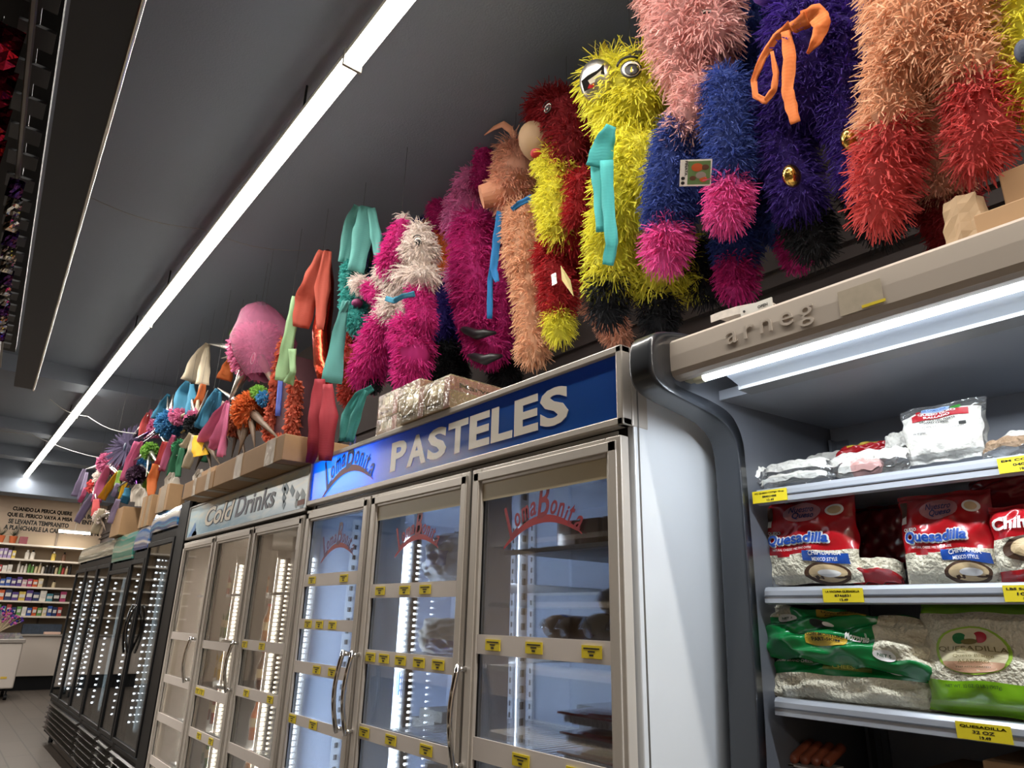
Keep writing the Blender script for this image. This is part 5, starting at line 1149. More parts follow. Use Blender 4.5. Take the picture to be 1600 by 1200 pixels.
P(t, 'shoe', C_BLK, X, [(562, 595, 9, .02), (585, 603, 10, .02)], L=7, W=2.0)
P(t, 'shoe', C_BLK, X, [(618, 590, 10, .02), (640, 598, 10, .02)], L=7, W=2.0)
mb = MB(); c = at(558, 474, X - .04); ellipsoid(mb, c, (np.array([0, 1, 0]) * .035, np.array([0, 0, 1.]) * .025, np.array([1., 0, 0]) * .03)); mb.build('mitten', mat('plum mitten', '7d2a5c', .6), t, smooth=True)
eye(t, (655, 385), 26, X, 653, 377, 13, 14, .3, lid=True)
ribbon_part('belt', t, crepe('belt teal', '2f8fae'), [([(602, 466), (615, 470), (630, 463), (648, 459)], [8, 9, 8, 9])], 1.43, wave=.002)

# ---- smooth crepe and foil ones
t = pinata('teal foil and crepe piñata with long teal streamers', 1.50, (545, 700), (568, 322), name='cone_pinata')
mb = MB(); mb.tube([at(570, 330, 1.5), at(568, 400, 1.5), at(560, 440, 1.5)], [.02, .055, .06], 20); mb.build('foil_cone', foil('teal foil', '3f8f8c', .2, 50), t, smooth=True)
ct = crepe('teal', '5fa39d'); ct2 = crepe('sea green', '4a9a94')
P(t, 'body', C_TEA, 1.5, [(555, 425, 20), (552, 480, 18), (560, 510, 14)], L=9, W=3)
ribbon_part('streamer', t, ct, [([(560, 322), (548, 350), (536, 410)], [14, 22, 16], 1.44), ([(572, 322), (568, 360), (556, 424)], [18, 32, 24], 1.435), ([(580, 325), (588, 370), (590, 400)], [12, 18, 10], 1.45)], 1.44)
ribbon_part('streamer', t, ct, [([(545, 470), (532, 500), (528, 530)], [6, 10, 8], 1.40), ([(540, 470), (530, 520), (518, 598)], [10, 20, 32], 1.40)], 1.4)
ribbon_part('streamer', t, ct2, [([(582, 606), (560, 620), (542, 650), (536, 690)], [10, 16, 18, 14], 1.24), ([(572, 610), (556, 650), (545, 690)], [6, 16, 14], 1.22)], 1.24)
mb = MB(); mb.tube([at(552, 480, 1.54), at(562, 500, 1.54), at(566, 520, 1.54)], [.02, .04, .035], 16); mb.build('ruffled_skirt', foil('sea foil', '4f8f86', .25, 30), t, smooth=True)
t = pinata('red orange crinkled piñata with wide red streamers', 1.45, (495, 725), (505, 390), name='cone_pinata')
cr_ = crepe('tomato', 'b5503f'); crd = crepe('cherry', 'a3303c')
mb = MB(); mb.tube([at(512, 392, 1.5), at(512, 440, 1.5), at(508, 480, 1.5), at(502, 520, 1.5), at(505, 570, 1.5), at(510, 610, 1.5)], [.015, .04, .05, .055, .055, .03], 20); mb.build('foil_body', foil('copper red foil', 'b8402c', .25, 40), t, smooth=True)
ribbon_part('streamer', t, cr_, [([(505, 392), (492, 430), (478, 470), (470, 512)], [14, 28, 34, 26], 1.40), ([(512, 392), (504, 450), (500, 515)], [12, 24, 10], 1.39)], 1.4, wave=.010)
ribbon_part('streamer', t, crd, [([(500, 592), (498, 640), (494, 690), (484, 724)], [16, 30, 26, 12], 1.22), ([(512, 600), (514, 650), (508, 720)], [14, 28, 20], 1.215)], 1.22, wave=.008)
P(t, 'body', T('rust', 'a8372a'), 1.55, [(540, 520, 14), (548, 560, 18), (545, 620, 14)], L=8, W=4, label='rust red ruffled side')
# ruffled orange box
t = thing('ruffled_box_pinata', 'tall orange ruffled box piñata with a blue stripe and a light green streamer', 'piñata', tuple(at(435, 690, 1.42)))
P(t, 'ruffled_edge', T('vermilion', 'b5553c'), 1.42, [(444, 535, 7), (432, 610, 8), (422, 680, 8)], [(462, 600, 8), (455, 690, 9)], [(425, 688, 8), (452, 694, 8)], L=8, W=6, dens=2.2)
a = [at(438, 560, 1.43), at(458, 555, 1.43), at(450, 690, 1.43), at(424, 685, 1.43)]; mb = MB(); mb.add(a + [q + np.array([.22, 0, 0]) for q in a], [(0, 1, 2, 3), (4, 5, 6, 7), (0, 1, 5, 4), (1, 2, 6, 5), (2, 3, 7, 6), (3, 0, 4, 7)]); mb.build('box_body', mat('maroon side paper', '3f1c24', .6, var=.3, vscale=18), t)
ribbon_part('stripe', t, mat('periwinkle paper', '4f62b8', .6), [([(440, 575), (434, 650)], [8, 8], 1.415)], 1.415, wave=.0)
ribbon_part('streamer', t, crepe('light green', '8fb184'), [([(461, 463), (456, 505), (447, 550), (440, 595)], [9, 17, 19, 22], 1.36), ([(457, 545), (458, 580), (450, 600)], [12, 9, 16], 1.355)], 1.36)
mb = MB(); p = at(452, 500, 1.42); mb.tube([p, (p[0], p[1], RZ)], .0009, 5); mb.build('hanging_cord', mat('thin dark cord', '3a3836', .6), t)

# ---- star piñatas: tissue ball, foil cones, tassels
def star(lab, X, c, r, m, arms, extra=(), cord=True, L=.5, W=4.5, group='star piñatas over the far coolers'):
    """arms: (tip px, tip py, dx, cone radius px, cone material, tassel colour or None, [tassel strips (points, width)])"""
    t = pinata(lab, X, (c[0], c[1] + r), (c[0], c[1] - r * .8), name='star_pinata', cord=cord, group=group)
    P(t, 'tissue_ball', m, X, [(c[0], c[1] - r * .1, r), (c[0], c[1] + r * .1, r)], L=max(5, r * .4), W=W, dens=3, droop=.1, lift=1)
    C0 = at(c[0], c[1], X)
    for (tx_, ty, dx, rc, cm, tc_, strips) in arms:
        tip = at(tx_, ty, X + dx); d = tip - C0; k = mpp(C0); base = C0 + d / np.linalg.norm(d) * r * k * .55
        cn = MB(); cn.tube([base, base + (tip - base) * .5, tip], [rc * k * (.62 if cm is kraft_c or cm is cream_c else .8), rc * k * (.32 if cm is kraft_c or cm is cream_c else .42), .002], 14); cn = cn.build('cone', cm, t, smooth=True)
        if tc_ is not None:
            mb = MB()
            for s in strips: ribbon(mb, s[0], s[1], X + dx + (s[2] if len(s) > 2 else 0), wave=.006)
            o = mb.build('tassel', tc_, t, smooth=True); o.modifiers.new('p', 'SOLIDIFY').thickness = .0012
    for (nm, mm, spec) in extra: P(t, nm, mm, X, spec, L=6, W=4, dens=3, droop=.1, lift=1)
    return t
cream_c = crepe('cream', 'cfc3ac'); blue_c = crepe('sky blue', '3f86a6'); pink_c = crepe('candy pink', 'cc7096'); orange_c = crepe('pumpkin', 'c0662f'); yellow_c = crepe('sun yellow', 'd9ad22'); green_c = crepe('forest green', '2f6d4e'); lilac_c = crepe('lavender', 'a79bb8'); red_c = crepe('poppy', 'b04040'); rose_c = crepe('dusty rose', 'cc7f98'); lime_c = crepe('lime', '86a848')
purplef = foil('deep purple foil', '4a2a5c', .2, 40)
kraft_c = mat('brown kraft cone', '5c4a3a', .6, var=.45, vscale=45)
T_ROSE = T('rose', 'c26a90'); T_LIM = T('lime', '74a343'); T_BLU = T('sky', '3778a5'); T_TAN = T('rust orange', 'c4622c'); T_LIL = T('lilac', '6f6685')
star('pink star piñata wrapped in a clear pink plastic bag, with silver cones', 1.42, (402, 548), 36, T_ROSE, [(325, 537, -.02, 13, foil_s, cream_c, [([(325, 537), (312, 562), (298, 597)], [8, 26, 30]), ([(325, 540), (320, 570), (316, 601)], [6, 16, 20])]),
    (357, 627, -.10, 17, foil_s, pink_c, [([(357, 627), (340, 650), (320, 685), (313, 697)], [6, 16, 22, 12]), ([(355, 627), (348, 660), (338, 690), (330, 702)], [5, 12, 22, 10]), ([(357, 630), (352, 670), (343, 714)], [4, 8, 10])]),
    (345, 560, .05, 12, kraft_c, orange_c, [([(362, 558), (356, 575), (350, 594)], [8, 18, 24])]), (437, 620, 0, 14, kraft_c, None, [])], extra=[('rosette', C_WHT, [(380, 560, 10), (384, 575, 10)])])
t = thing('plastic_bag', 'crumpled pink plastic bag over the pink star piñata', 'plastic bag', tuple(at(410, 590, 1.40)))
bag_c = at(412, 535, 1.42); mb = MB(); rr = np.random.default_rng(5); n = 16; rings = [(590, 22), (560, 38), (530, 42), (505, 34), (488, 26), (474, 8)]
vs = []
for j, (py, rp) in enumerate(rings):
    c = at(412 + (0 if j < 4 else -3), py, 1.42); k = mpp(c)
    for i in range(n): a = 2 * math.pi * i / n; q = rp * k * (1.08 + .08 * (i % 2) + rr.uniform(-.06, .06)); vs.append(c + np.array([q * math.cos(a), q * math.sin(a), rr.uniform(-.004, .004)]))
mb.add(vs, [(j * n + i, j * n + (i + 1) % n, (j + 1) * n + (i + 1) % n, (j + 1) * n + i) for j in range(len(rings) - 1) for i in range(n)]); mb.build('film', glassy('rose plastic film', (.85, .6, .7), .0, .55, .38, 'b06a88', bump=1.0, bscale=30, edge=.08), t, smooth=True)
pr = MB(); c = at(395, 560, 1.33); k = mpp(c); ring_ = [c + np.array([0, 9 * k * math.cos(a), 9 * k * math.sin(a)]) for a in np.linspace(0, 2 * math.pi, 20)]; pr.tube(ring_, .0025, 5, 0, caps=False); ellipsoid(pr, c, (np.array([0, 1, 0]) * 5 * k, np.array([0, 0, 1.]) * 5 * k, np.array([1., 0, 0]) * .002), 1); pr.build('flower_print', [white_s, mat('rose print', 'a8405a', .5)], t)
star('light green tissue flower piñata hanging from its own cord', 1.5, (373, 522), 10, T_LIM, [(360, 530, 0, 6, crepe('fresh green', '86b84a'), None, [])], group=None)
star('orange and blue star piñata with brown cones under the pink one', 1.38, (392, 642), 24, T_TAN, [(340, 606, .02, 10, foil_s, blue_c, [([(340, 608), (328, 635), (314, 668)], [8, 18, 22]), ([(345, 612), (338, 640), (330, 660)], [6, 12, 12])]),
    (372, 712, -.04, 13, kraft_c, None, []), (398, 700, -.02, 12, kraft_c, None, []), (440, 690, 0, 12, kraft_c, None, []), (350, 650, -.03, 10, cream_c, None, [])], extra=[('rosette', T_LIM, [(402, 612, 8), (408, 616, 8)]), ('rosette', T_BLU, [(412, 622, 8), (416, 626, 8)])])
star('blue star piñata with pink rosette and silver cone pointing up', 1.36, (266, 662), 18, T_BLU, [(271, 616, 0, 8, foil_s, None, []), (262, 618, .05, 8, foil_s, blue_c, [([(264, 616), (254, 635), (246, 656)], [6, 14, 22])]), (225, 686, -.03, 12, purplef, None, []),
    (222, 692, -.05, 4, purplef, pink_c, [([(222, 690), (210, 715), (196, 752)], [5, 10, 14])]), (300, 640, 0, 8, cream_c, None, [])], extra=[('rosette', T_ROSE, [(278, 648, 11), (282, 652, 10)]), ('rosette', T_ROSE, [(304, 650, 8), (300, 656, 8)])])
star('white and black star piñata with gold letters, blue and orange tassels', 1.38, (306, 664), 15, C_BLK, [(297, 598, -.02, 8, foil_s, blue_c, [([(294, 596), (286, 615), (282, 645)], [8, 22, 24]), ([(300, 600), (300, 625), (298, 648)], [6, 14, 18])]),
    (312, 597, .02, 8, cream_c, orange_c, [([(318, 600), (312, 625), (300, 650)], [8, 14, 16])]), (325, 610, -.04, 6, foil_s, blue_c, [([(338, 612), (330, 630), (312, 670)], [8, 18, 18]), ([(332, 625), (322, 650), (318, 668)], [6, 12, 12])]), (290, 700, -.05, 6, cream_c, cream_c, [([(300, 678), (290, 695), (275, 704)], [10, 12, 10]), ([(304, 680), (300, 705), (290, 732)], [8, 14, 14])])])
gl = MB(); p = at(283, 678, 1.28); k = mpp(p); dU = at(300, 666, 1.28) - at(283, 678, 1.28); dU /= np.linalg.norm(dU); dN = -ray(290, 672); dN /= np.linalg.norm(dN); dV = np.cross(dN, dU)
text(gl, 'XXVII', p, 24 * k, 9 * k, frame=(dU, dV, dN), bold=.05, depth=.003); o = gl.build('gold_letters', foil('bright gold foil', 'd9c23a', .25, 80), bpy.data.objects[o.name] if False else None, loc=tuple(p)); tag(o, 'gold foil lettering strip across the black star piñata', 'lettering')
star('star piñata with yellow tassel and brown cones above the long boxes', 1.36, (322, 690), 12, C_WHT, [(316, 704, -.06, 5, kraft_c, yellow_c, [([(310, 680), (312, 700), (314, 712)], [14, 24, 22])]), (345, 728, -.02, 10, kraft_c, None, []), (305, 735, 0, 9, kraft_c, None, []), (330, 735, 0, 9, kraft_c, None, [])])
star('green star piñata with forest green tassels', 1.36, (282, 700), 10, green_c if False else T('forest', '2f7d52'), [(276, 712, -.04, 5, foil_s, green_c, [([(284, 690), (274, 715), (266, 744)], [10, 14, 12]), ([(285, 700), (280, 725), (278, 745)], [8, 10, 8])]), (268, 690, -.02, 4, foil_s, pink_c, [([(272, 680), (262, 705), (252, 736)], [6, 10, 10])])])
star('lavender star piñata shaped like a flat round flower', 1.45, (203, 694), 14, T_LIL, [(232, 648, -.02, 6, foil_s, red_c, [([(232, 645), (226, 662), (222, 682)], [5, 13, 12])]), (238, 672, -.06, 8, purplef, None, []), (170, 730, 0, 8, foil_s, None, [])])
mb = MB(); c = at(195, 698, 1.30); ellipsoid(mb, c, (np.array([0, 1, 0]) * .04, np.array([0, 0, 1.]) * .045, np.array([1., 0, 0]) * .01)); mb.build('dark_hole', mat('navy paper', '1c2b45', .6), next(o_ for o_ in bpy.data.objects if o_.get('label', '').startswith('lavender star')))
fl_ = next(o_ for o_ in bpy.data.objects if o_.get('label', '').startswith('lavender star'))
mb = MB(); c = at(200, 696, 1.40); k = mpp(c); dn = ray(200, 696); dn /= np.linalg.norm(dn); du = np.cross(dn, [0, 0, 1.]); du /= np.linalg.norm(du); dv = np.cross(du, dn); ca, sa = math.cos(-.55), math.sin(-.55); A = du * ca + dv * sa; B = dv * ca - du * sa; rr = np.random.default_rng(4)
for q in range(44):
    a_ = q * 2 * math.pi / 44 + rr.uniform(-.05, .05); d_ = A * math.cos(a_) * 24 * k + B * math.sin(a_) * 40 * k; e_ = np.cross(dn, d_); e_ /= np.linalg.norm(e_); w_ = .012; z_ = dn * rr.uniform(-.02, .02)
    mb.add([c - e_ * .002 - dn * .01, c + e_ * .002 - dn * .01, c + d_ * .6 + e_ * w_ + z_, c + d_ * rr.uniform(.85, 1.1) + e_ * w_ * .6 + z_ * 1.5, c + d_ * rr.uniform(.8, 1.0) - e_ * w_ * .6 + z_ * 1.5, c + d_ * .6 - e_ * w_ + z_], [(0, 1, 2, 5), (5, 2, 3, 4)], 0, rr.uniform(.2, .8))
mb.build('petal_disc', T_LIL, fl_).modifiers.new('p', 'SOLIDIFY').thickness = .0015
star('lime green pompom star piñata with silver cones', 1.34, (235, 705), 11, T_LIM, [(205, 722, -.03, 5, foil_s, pink_c, [([(214, 690), (204, 720), (194, 752)], [8, 14, 14])]), (215, 712, 0, 5, foil_s, None, []), (250, 730, -.03, 5, foil_s, red_c, [([(258, 690), (250, 720), (240, 745)], [8, 12, 14])]), (228, 745, -.05, 4, foil_s, orange_c, [([(244, 725), (238, 750), (236, 775)], [10, 16, 10])])])
star('fuchsia star piñata with yellow and pink tassels, far along the row', 1.40, (170, 724), 14, T_ROSE, [(133, 733, 0, 6, foil_s, lilac_c, [([(132, 733), (126, 752), (117, 776)], [5, 10, 12]), ([(136, 738), (130, 765), (124, 782)], [4, 8, 8])]), (175, 735, -.04, 5, foil_s, pink_c, [([(170, 728), (158, 755), (150, 785)], [8, 14, 14])]),
    (185, 738, -.05, 5, foil_s, yellow_c, [([(184, 738), (172, 758), (158, 780)], [5, 11, 12])]), (192, 752, -.06, 4, foil_s, lime_c, [([(188, 735), (184, 755), (182, 768)], [6, 9, 8])])], extra=[('rosette', C_WHT, [(160, 745, 9), (158, 750, 8)])])
star('purple foil star piñata with blue tassel, low over the brown boxes', 1.36, (213, 742), 12, T('aubergine', '4a3048'), [(196, 762, -.02, 6, purplef, blue_c, [([(200, 762), (198, 775), (192, 786)], [8, 13, 14])]), (214, 765, 0, 8, purplef, None, []), (178, 765, -.04, 4, foil_s, lilac_c, [([(184, 755), (180, 768), (176, 776)], [6, 8, 6])])])
star('small coral star piñata with lavender tassels, leftmost of the row', 1.36, (148, 760), 9, C_COR, [(145, 775, -.03, 5, foil_s, lilac_c, [([(146, 772), (132, 795), (120, 816)], [8, 12, 10])]), (150, 780, -.04, 5, foil_s, red_c, [([(150, 780), (150, 795), (149, 806)], [8, 12, 12])]), (140, 770, 0, 4, foil_s, pink_c, [([(134, 762), (130, 775), (124, 785)], [6, 7, 6])])])
star('beige star piñata hanging against the brown boxes', 1.20, (158, 808), 9, C_WHT, [(150, 822, -.02, 5, cream_c, cream_c, [([(160, 795), (154, 815), (147, 834)], [8, 13, 12])]), (176, 800, 0, 5, foil_s, lilac_c, [([(185, 780), (178, 800), (172, 818)], [7, 10, 8])]), (165, 830, 0, 5, kraft_c, None, [])])
star('pink and silver star piñata tucked between the lilac and blue ones', 1.52, (246, 668), 12, T_ROSE, [(238, 640, 0, 6, foil_s, pink_c, [([(238, 640), (232, 660), (230, 685)], [6, 12, 12])]), (262, 700, 0, 6, foil_s, cream_c, [([(262, 690), (256, 712), (250, 735)], [6, 12, 12])])])
star('blue and yellow star piñata behind the green pompom', 1.50, (218, 728), 13, T_BLU, [(200, 745, 0, 6, foil_s, yellow_c, [([(202, 735), (196, 760), (190, 782)], [6, 11, 12])]), (240, 745, -.03, 6, foil_s, lime_c, [([(232, 738), (228, 755), (224, 778)], [6, 10, 10])])])
star('orange star piñata with teal tassels behind the white and black one', 1.50, (335, 655), 15, T_TAN, [(325, 700, 0, 7, kraft_c, green_c, [([(330, 680), (324, 700), (318, 722)], [8, 14, 12])]), (360, 690, 0, 7, kraft_c, rose_c, [([(352, 665), (350, 690), (346, 712)], [6, 12, 12])]), (300, 630, 0, 6, foil_s, None, [])], extra=[('rosette', C_WHT, [(348, 640, 9), (352, 644, 8)])])
star('rust and green star piñata behind the orange and blue one', 1.55, (372, 662), 18, T('brick', 'a8583a'), [(362, 715, 0, 8, kraft_c, None, []), (385, 722, 0, 8, kraft_c, None, []), (352, 690, 0, 7, kraft_c, None, [])], extra=[('rosette', T_LIM, [(385, 650, 9), (388, 654, 8)])])
tissue_w = crepe('white wrapping', 'a39a8e')
for k, (px, py, X_, lab) in enumerate([(312, 745, 1.25, 'crumpled white tissue paper behind the long boxes'), (268, 750, 1.3, 'crumpled white tissue paper above the second brown box'), (222, 775, 1.25, 'twisted pale paper between the narrow boxes'), (215, 768, 1.3, 'tuft of white tissue at the far end of the boxes')]):
    mb = MB(); p = at(px, py, X_); k2 = mpp(p)
    for q in range(4): ribbon(mb, [(px - 6 + 5 * q, py + 16), (px - 5 + 4 * q, py), (px - 1 + 2 * q, py - 12 + 5 * (q % 2))], [10, 11, 3], X_ + .01 * q, wave=.012, seed=q)
    o = mb.build('crumpled_tissue_paper', tissue_w, loc=tuple(p), smooth=True); tag(o, lab, 'tissue paper')

# ------------------------------------------------------------------ goods inside the coolers
bread = mat('bread crust', '8a6a4c', .6, var=.25, vscale=25); navyf = mat('navy bread wrapper', '27357a', .25, coat=.7); brownf = mat('brown wrapper', '5a3a38', .3, coat=.6); creamb = mat('cream bun', 'dcc9aa', .5)
wire_shelf(pas, 1.18, 1.75, 1.262); wire_shelf(pas, 1.18, 1.75, .955); wire_shelf(pas, 1.18, 1.75, 1.52)
area('cooler_light', (FX + .16, 1.765, 1.0), (1.2, .02), 3.0, (.8, .88, 1), (0, math.radians(-90), 0), pas)  # added lamp brightening the goods behind the right-hand door, no LEDs here
MB().box(FX + .146, FX + .158, 1.752, 1.778, .35, 1.65).build('light_backing', wh_band, pas)  # plate in front of the added lamp, carrying no LEDs
def loaf(y, x, lv, r, m, capm, lab, L_=.11, grp='bread and buns in the right hand door', z0=1.264):
    z = z0 + r * .82 + lv; t = thing('bread_loaf', lab, 'bread', (x, y, z - r * .82), grp); n = 9
    mb = MB(); mb.blob([(x, y, z), (x + L_, y - .01, z)], [r, r * .95], 18); mb.v = [(a, b, z + (c - z) * .82) for a, b, c in mb.v]; mb.build('crust', m, t, smooth=True)
    mb = MB(); mb.tube([(x - r * .2, y + .002, z + .002), (x + .02, y, z), (x + .045, y, z)], [r * .9, r * 1.03, r * 1.02], 18); mb.v = [(a, b, z + (c - z) * .84) for a, b, c in mb.v]; mb.build('printed_band', capm, t, smooth=True)
    mb = MB(); mb.tube([(x - r * .7, y, z), (x - r * 1.05, y, z + .004), (x - r * 1.3, y + .006, z + .012)], [r * .55, r * .12, r * .4], 12); mb.build('twisted_end', film, t, smooth=True)
wrapn = mat('navy and clear wrapper', '5a66a8', .25, coat=.8, var=.6, vscale=22); wrapb = mat('brown printed wrapper', '8f7064', .3, coat=.7, var=.4, vscale=30)
loaf(1.66, 1.52, 0, .045, bread, wrapn, 'sliced loaf in a navy and clear wrapper, left of the bread shelf'); loaf(1.575, 1.50, 0, .042, bread, wrapb, 'loaf in brown printed wrapper beside the navy one')
loaf(1.60, 1.72, 0, .045, bread, wrapn, 'navy wrapped loaf at the back of the bread shelf'); loaf(1.42, 1.46, 0, .048, creamb, wrapb, 'cream bun pack with brown print at the front of the right pile')
loaf(1.32, 1.46, 0, .048, creamb, wrapb, 'cream bun pack with brown print next to the door frame'); loaf(1.37, 1.47, .072, .046, creamb, wrapb, 'brown printed bun pack on top of the right pile')
loaf(1.26, 1.47, .078, .04, brownf, brownf, 'wine coloured wrapped pack on top, against the door frame')
loaf(1.66, 1.72, 0, .045, bread, film, 'loaf in a clear wrapper on the tray shelf, behind the clear packs', z0=.957)
rtray = mat('red tray film', 'a83440', .2, coat=.8, var=.15, vscale=30); wtray = mat('white foam tray', 'e0dad6', .5)
for k in range(3):
    c = at(925, 1108, 1.42); c[1] = 1.43; z = .980 + .049 * (2 - k); w_ = .22; t = thing('pastry_tray', 'red lidded white pastry tray, %s of the stack' % ('top', 'middle', 'bottom')[k], 'tray', (c[0], c[1], z - .02), 'red lidded trays in the right hand door')
    yc = c[1] - .01 * (k % 2); vs = [(c[0] + .02, yc - w_ * .36, z - .022), (c[0] + .02, yc + w_ * .36, z - .022), (c[0] + .17, yc + w_ * .36, z - .022), (c[0] + .17, yc - w_ * .36, z - .022), (c[0], yc - w_ / 2, z + .006), (c[0], yc + w_ / 2, z + .006), (c[0] + .2, yc + w_ / 2, z + .006), (c[0] + .2, yc - w_ / 2, z + .006)]
    mb = MB(); mb.add(vs, [(3, 2, 1, 0), (0, 1, 5, 4), (1, 2, 6, 5), (2, 3, 7, 6), (3, 0, 4, 7)])
    for q in range(12): y = yc - w_ * .42 + q * w_ * .84 / 11; mb.box(c[0] + .004, c[0] + .012, y - .003, y + .003, z - .018, z + .003)
    mb.build('tray', wtray, t)
    mb = MB(); ellipsoid(mb, (c[0] + .1, yc, z + .006), (np.array([.105, 0, 0]), np.array([0, w_ * .52, 0]), np.array([0, 0, .014])), 0); mb.box(c[0] - .004, c[0] + .2, yc - w_ / 2 - .004, yc + w_ / 2 + .004, z + .002, z + .008); mb.build('lid', rtray, t, smooth=False)
clearp = mat('clear clamshell', '8a9299', .12, coat=.9, var=.2, vscale=30)
for k, (px, py, lab) in enumerate([(835, 1108, 'clear clamshell pack left of the red trays, upper'), (850, 1128, 'clear clamshell pack left of the red trays, middle'), (838, 1150, 'clear clamshell pack left of the red trays, lower')]):
    c = at(px, py, 1.55); zz = .957 + .042 * (2 - k); plain_box('clamshell_pack', lab, 'clear pack', 1.62 + .01 * k, 1.8, 1.53, 1.68, zz, zz + .038, clearp, 'clear packs in the right hand door')
for k, (px, py, lab) in enumerate([(845, 825, 'brown wrapped pack on the top shelf, left'), (880, 830, 'brown wrapped pack on the top shelf, middle'), (915, 832, 'brown wrapped pack on the top shelf, right'), (940, 835, 'brown wrapped pack on the top shelf against the frame')]):
    yc = 1.62 - .10 * k; plain_box('wrapped_cake', lab, 'cake pack', 1.52, 1.72, yc - .042, yc + .042, 1.523, 1.62, mat('brown cellophane', '6a4a38', .25, coat=.7, var=.4, vscale=30), 'brown packs on the top shelf of the right hand door')
# middle door
crink = mat('crinkled clear wrap', 'd4dce4', .2, 0.0, bump=1.0, bscale=35, coat=.8)
wblue = mat('blue wrapper print', '3a63a8', .25, coat=.6); greyb = mat('grey bag', 'c4c0b6', .4, bump=.8, bscale=30)
bag_px('crinkled clear bag with a blue label, top of the middle door', (672, 832, 726, 908), 1.5, .11, [crink, wblue], lambda u, v, s: 1 if abs(v + .15) < .3 and abs(u) < .6 else 0, None, 61, tilt=.1, name='wrapped_bread', cat='wrapped bread', wob=.006)
bag_px('greyish bread bag with a navy print lower down in the middle door', (664, 965, 728, 1022), 1.5, .12, [greyb, navyf], lambda u, v, s: 1 if v < -.35 and u > -.3 else 0, None, 62, tilt=.2, name='wrapped_bread', cat='wrapped bread', wob=.005)
for k, (px, py) in enumerate([(672, 1118), (660, 1132)]):
    c = at(px, py, 1.6); plain_box('bread_pack', ('upper', 'lower')[k] + ' pale ridged bread pack behind the lights in the middle door', 'bread pack', c[0], c[0] + .2, c[1] - .08, c[1] + .08, c[2] - .02, c[2] + .02, mat('pale ridged pack', '7f7f7c', .4, bump=1, bscale=70), 'pale packs in the middle door')
for k, (px, py, lab) in enumerate([(682, 1197, 'left white lid container at the bottom of the middle door'), (696, 1194, 'right white lid container at the bottom of the middle door')]):
    c = at(px, py, 1.42); tt = thing('lidded_container', lab, 'container', tuple(c)); MB().tube([c - np.array([0, 0, .07]), c], .035, 20).build('tub', wtray, tt); MB().tube([c, c + np.array([0, 0, .012])], .038, 20).build('lid', white_s, tt)
lb = MB()
for (py0, py1, mi) in ((880, 905, 0), (945, 985, 0), (960, 980, 1), (1050, 1085, 2), (1120, 1140, 0)):
    a = at(621, py0, FX + .17); b = at(614, py1, FX + .17); lb.box(FX + .17 - .001 * mi, FX + .172, a[1] - .02, a[1] + .02, b[2], a[2], mi)
lb.build('notice_strip', [white_s, tag_y, mat('blue notice', '4a78c4', .4)], pas)
c = at(555, 915, 1.7); plain_box('blue_carton', 'small blue and white carton at the back of the left door', 'carton', 1.72, 1.9, at(575, 945, 1.72)[1], at(540, 945, 1.72)[1], 1.47, 1.56, mat('blue carton', '2d4f9a', .4), tapes=())
# bottles and cartons in the Cold Drinks cooler
def bottle(lab, x, y, z, h, r, m, capm, grp):
    t = thing('drink_bottle', lab, 'bottle', (x, y, z), grp)
    prof = [(0, r), (.55, r), (.62, r * .96), (.78, r * .45), (.92, r * .38), (.93, r * .42)]
    MB().tube([(x, y, z + h * a) for a, _ in prof], [b for _, b in prof], 14).build('bottle_body', m, t, smooth=True)
    MB().tube([(x, y, z + h * .3), (x, y, z + h * .52)], r * 1.02, 14).build('bottle_label', mat('bottle label', 'c4b08c', .4, var=.3, vscale=50), t)
    MB().tube([(x, y, z + h * .93), (x, y, z + h)], r * .48, 12).build('cap', capm, t)
cols = [('orange', 'cc6a1e'), ('red', '9a2420'), ('amber', 'a8662a'), ('green', '4a7a3a'), ('brown', '5a2f1e'), ('yellow', 'c9a03a')]
bm = [mat('%s drink' % a, b, .12, coat=1.0) for a, b in cols]; capw = mat('cap green', '3f9a3a', .4)
order = ('top', 'second', 'third', 'fourth', 'lowest')
for si, z in enumerate((1.42, 1.17, .93, .69, .45)):
    for d, (ya, yb) in enumerate(((3.78, 4.22), (4.42, 4.90))):
        n = 5 if si else 3
        for i in range(n):
            y = ya + (yb - ya) * (i + .5) / n; ci = (si * 2 + i * 3 + d) % 6
            if si == 0: h = .16
            else: h = .20
            bottle('%s drink bottle on the %s shelf behind the %s door, number %s from the right' % (cols[ci][0], order[si], ('middle', 'left')[d], ('one', 'two', 'three', 'four', 'five')[i]), 1.50 + .05 * (i % 2), y, z + .001, h, .028, bm[ci], capw if i % 2 else redp, 'bottles behind the %s Cold Drinks door' % ('middle', 'left')[d])
MB().box(FX + .009, FX + .0105, 3.10, 3.14, 1.60, 1.70).build('door_sticker', white_s, cold)

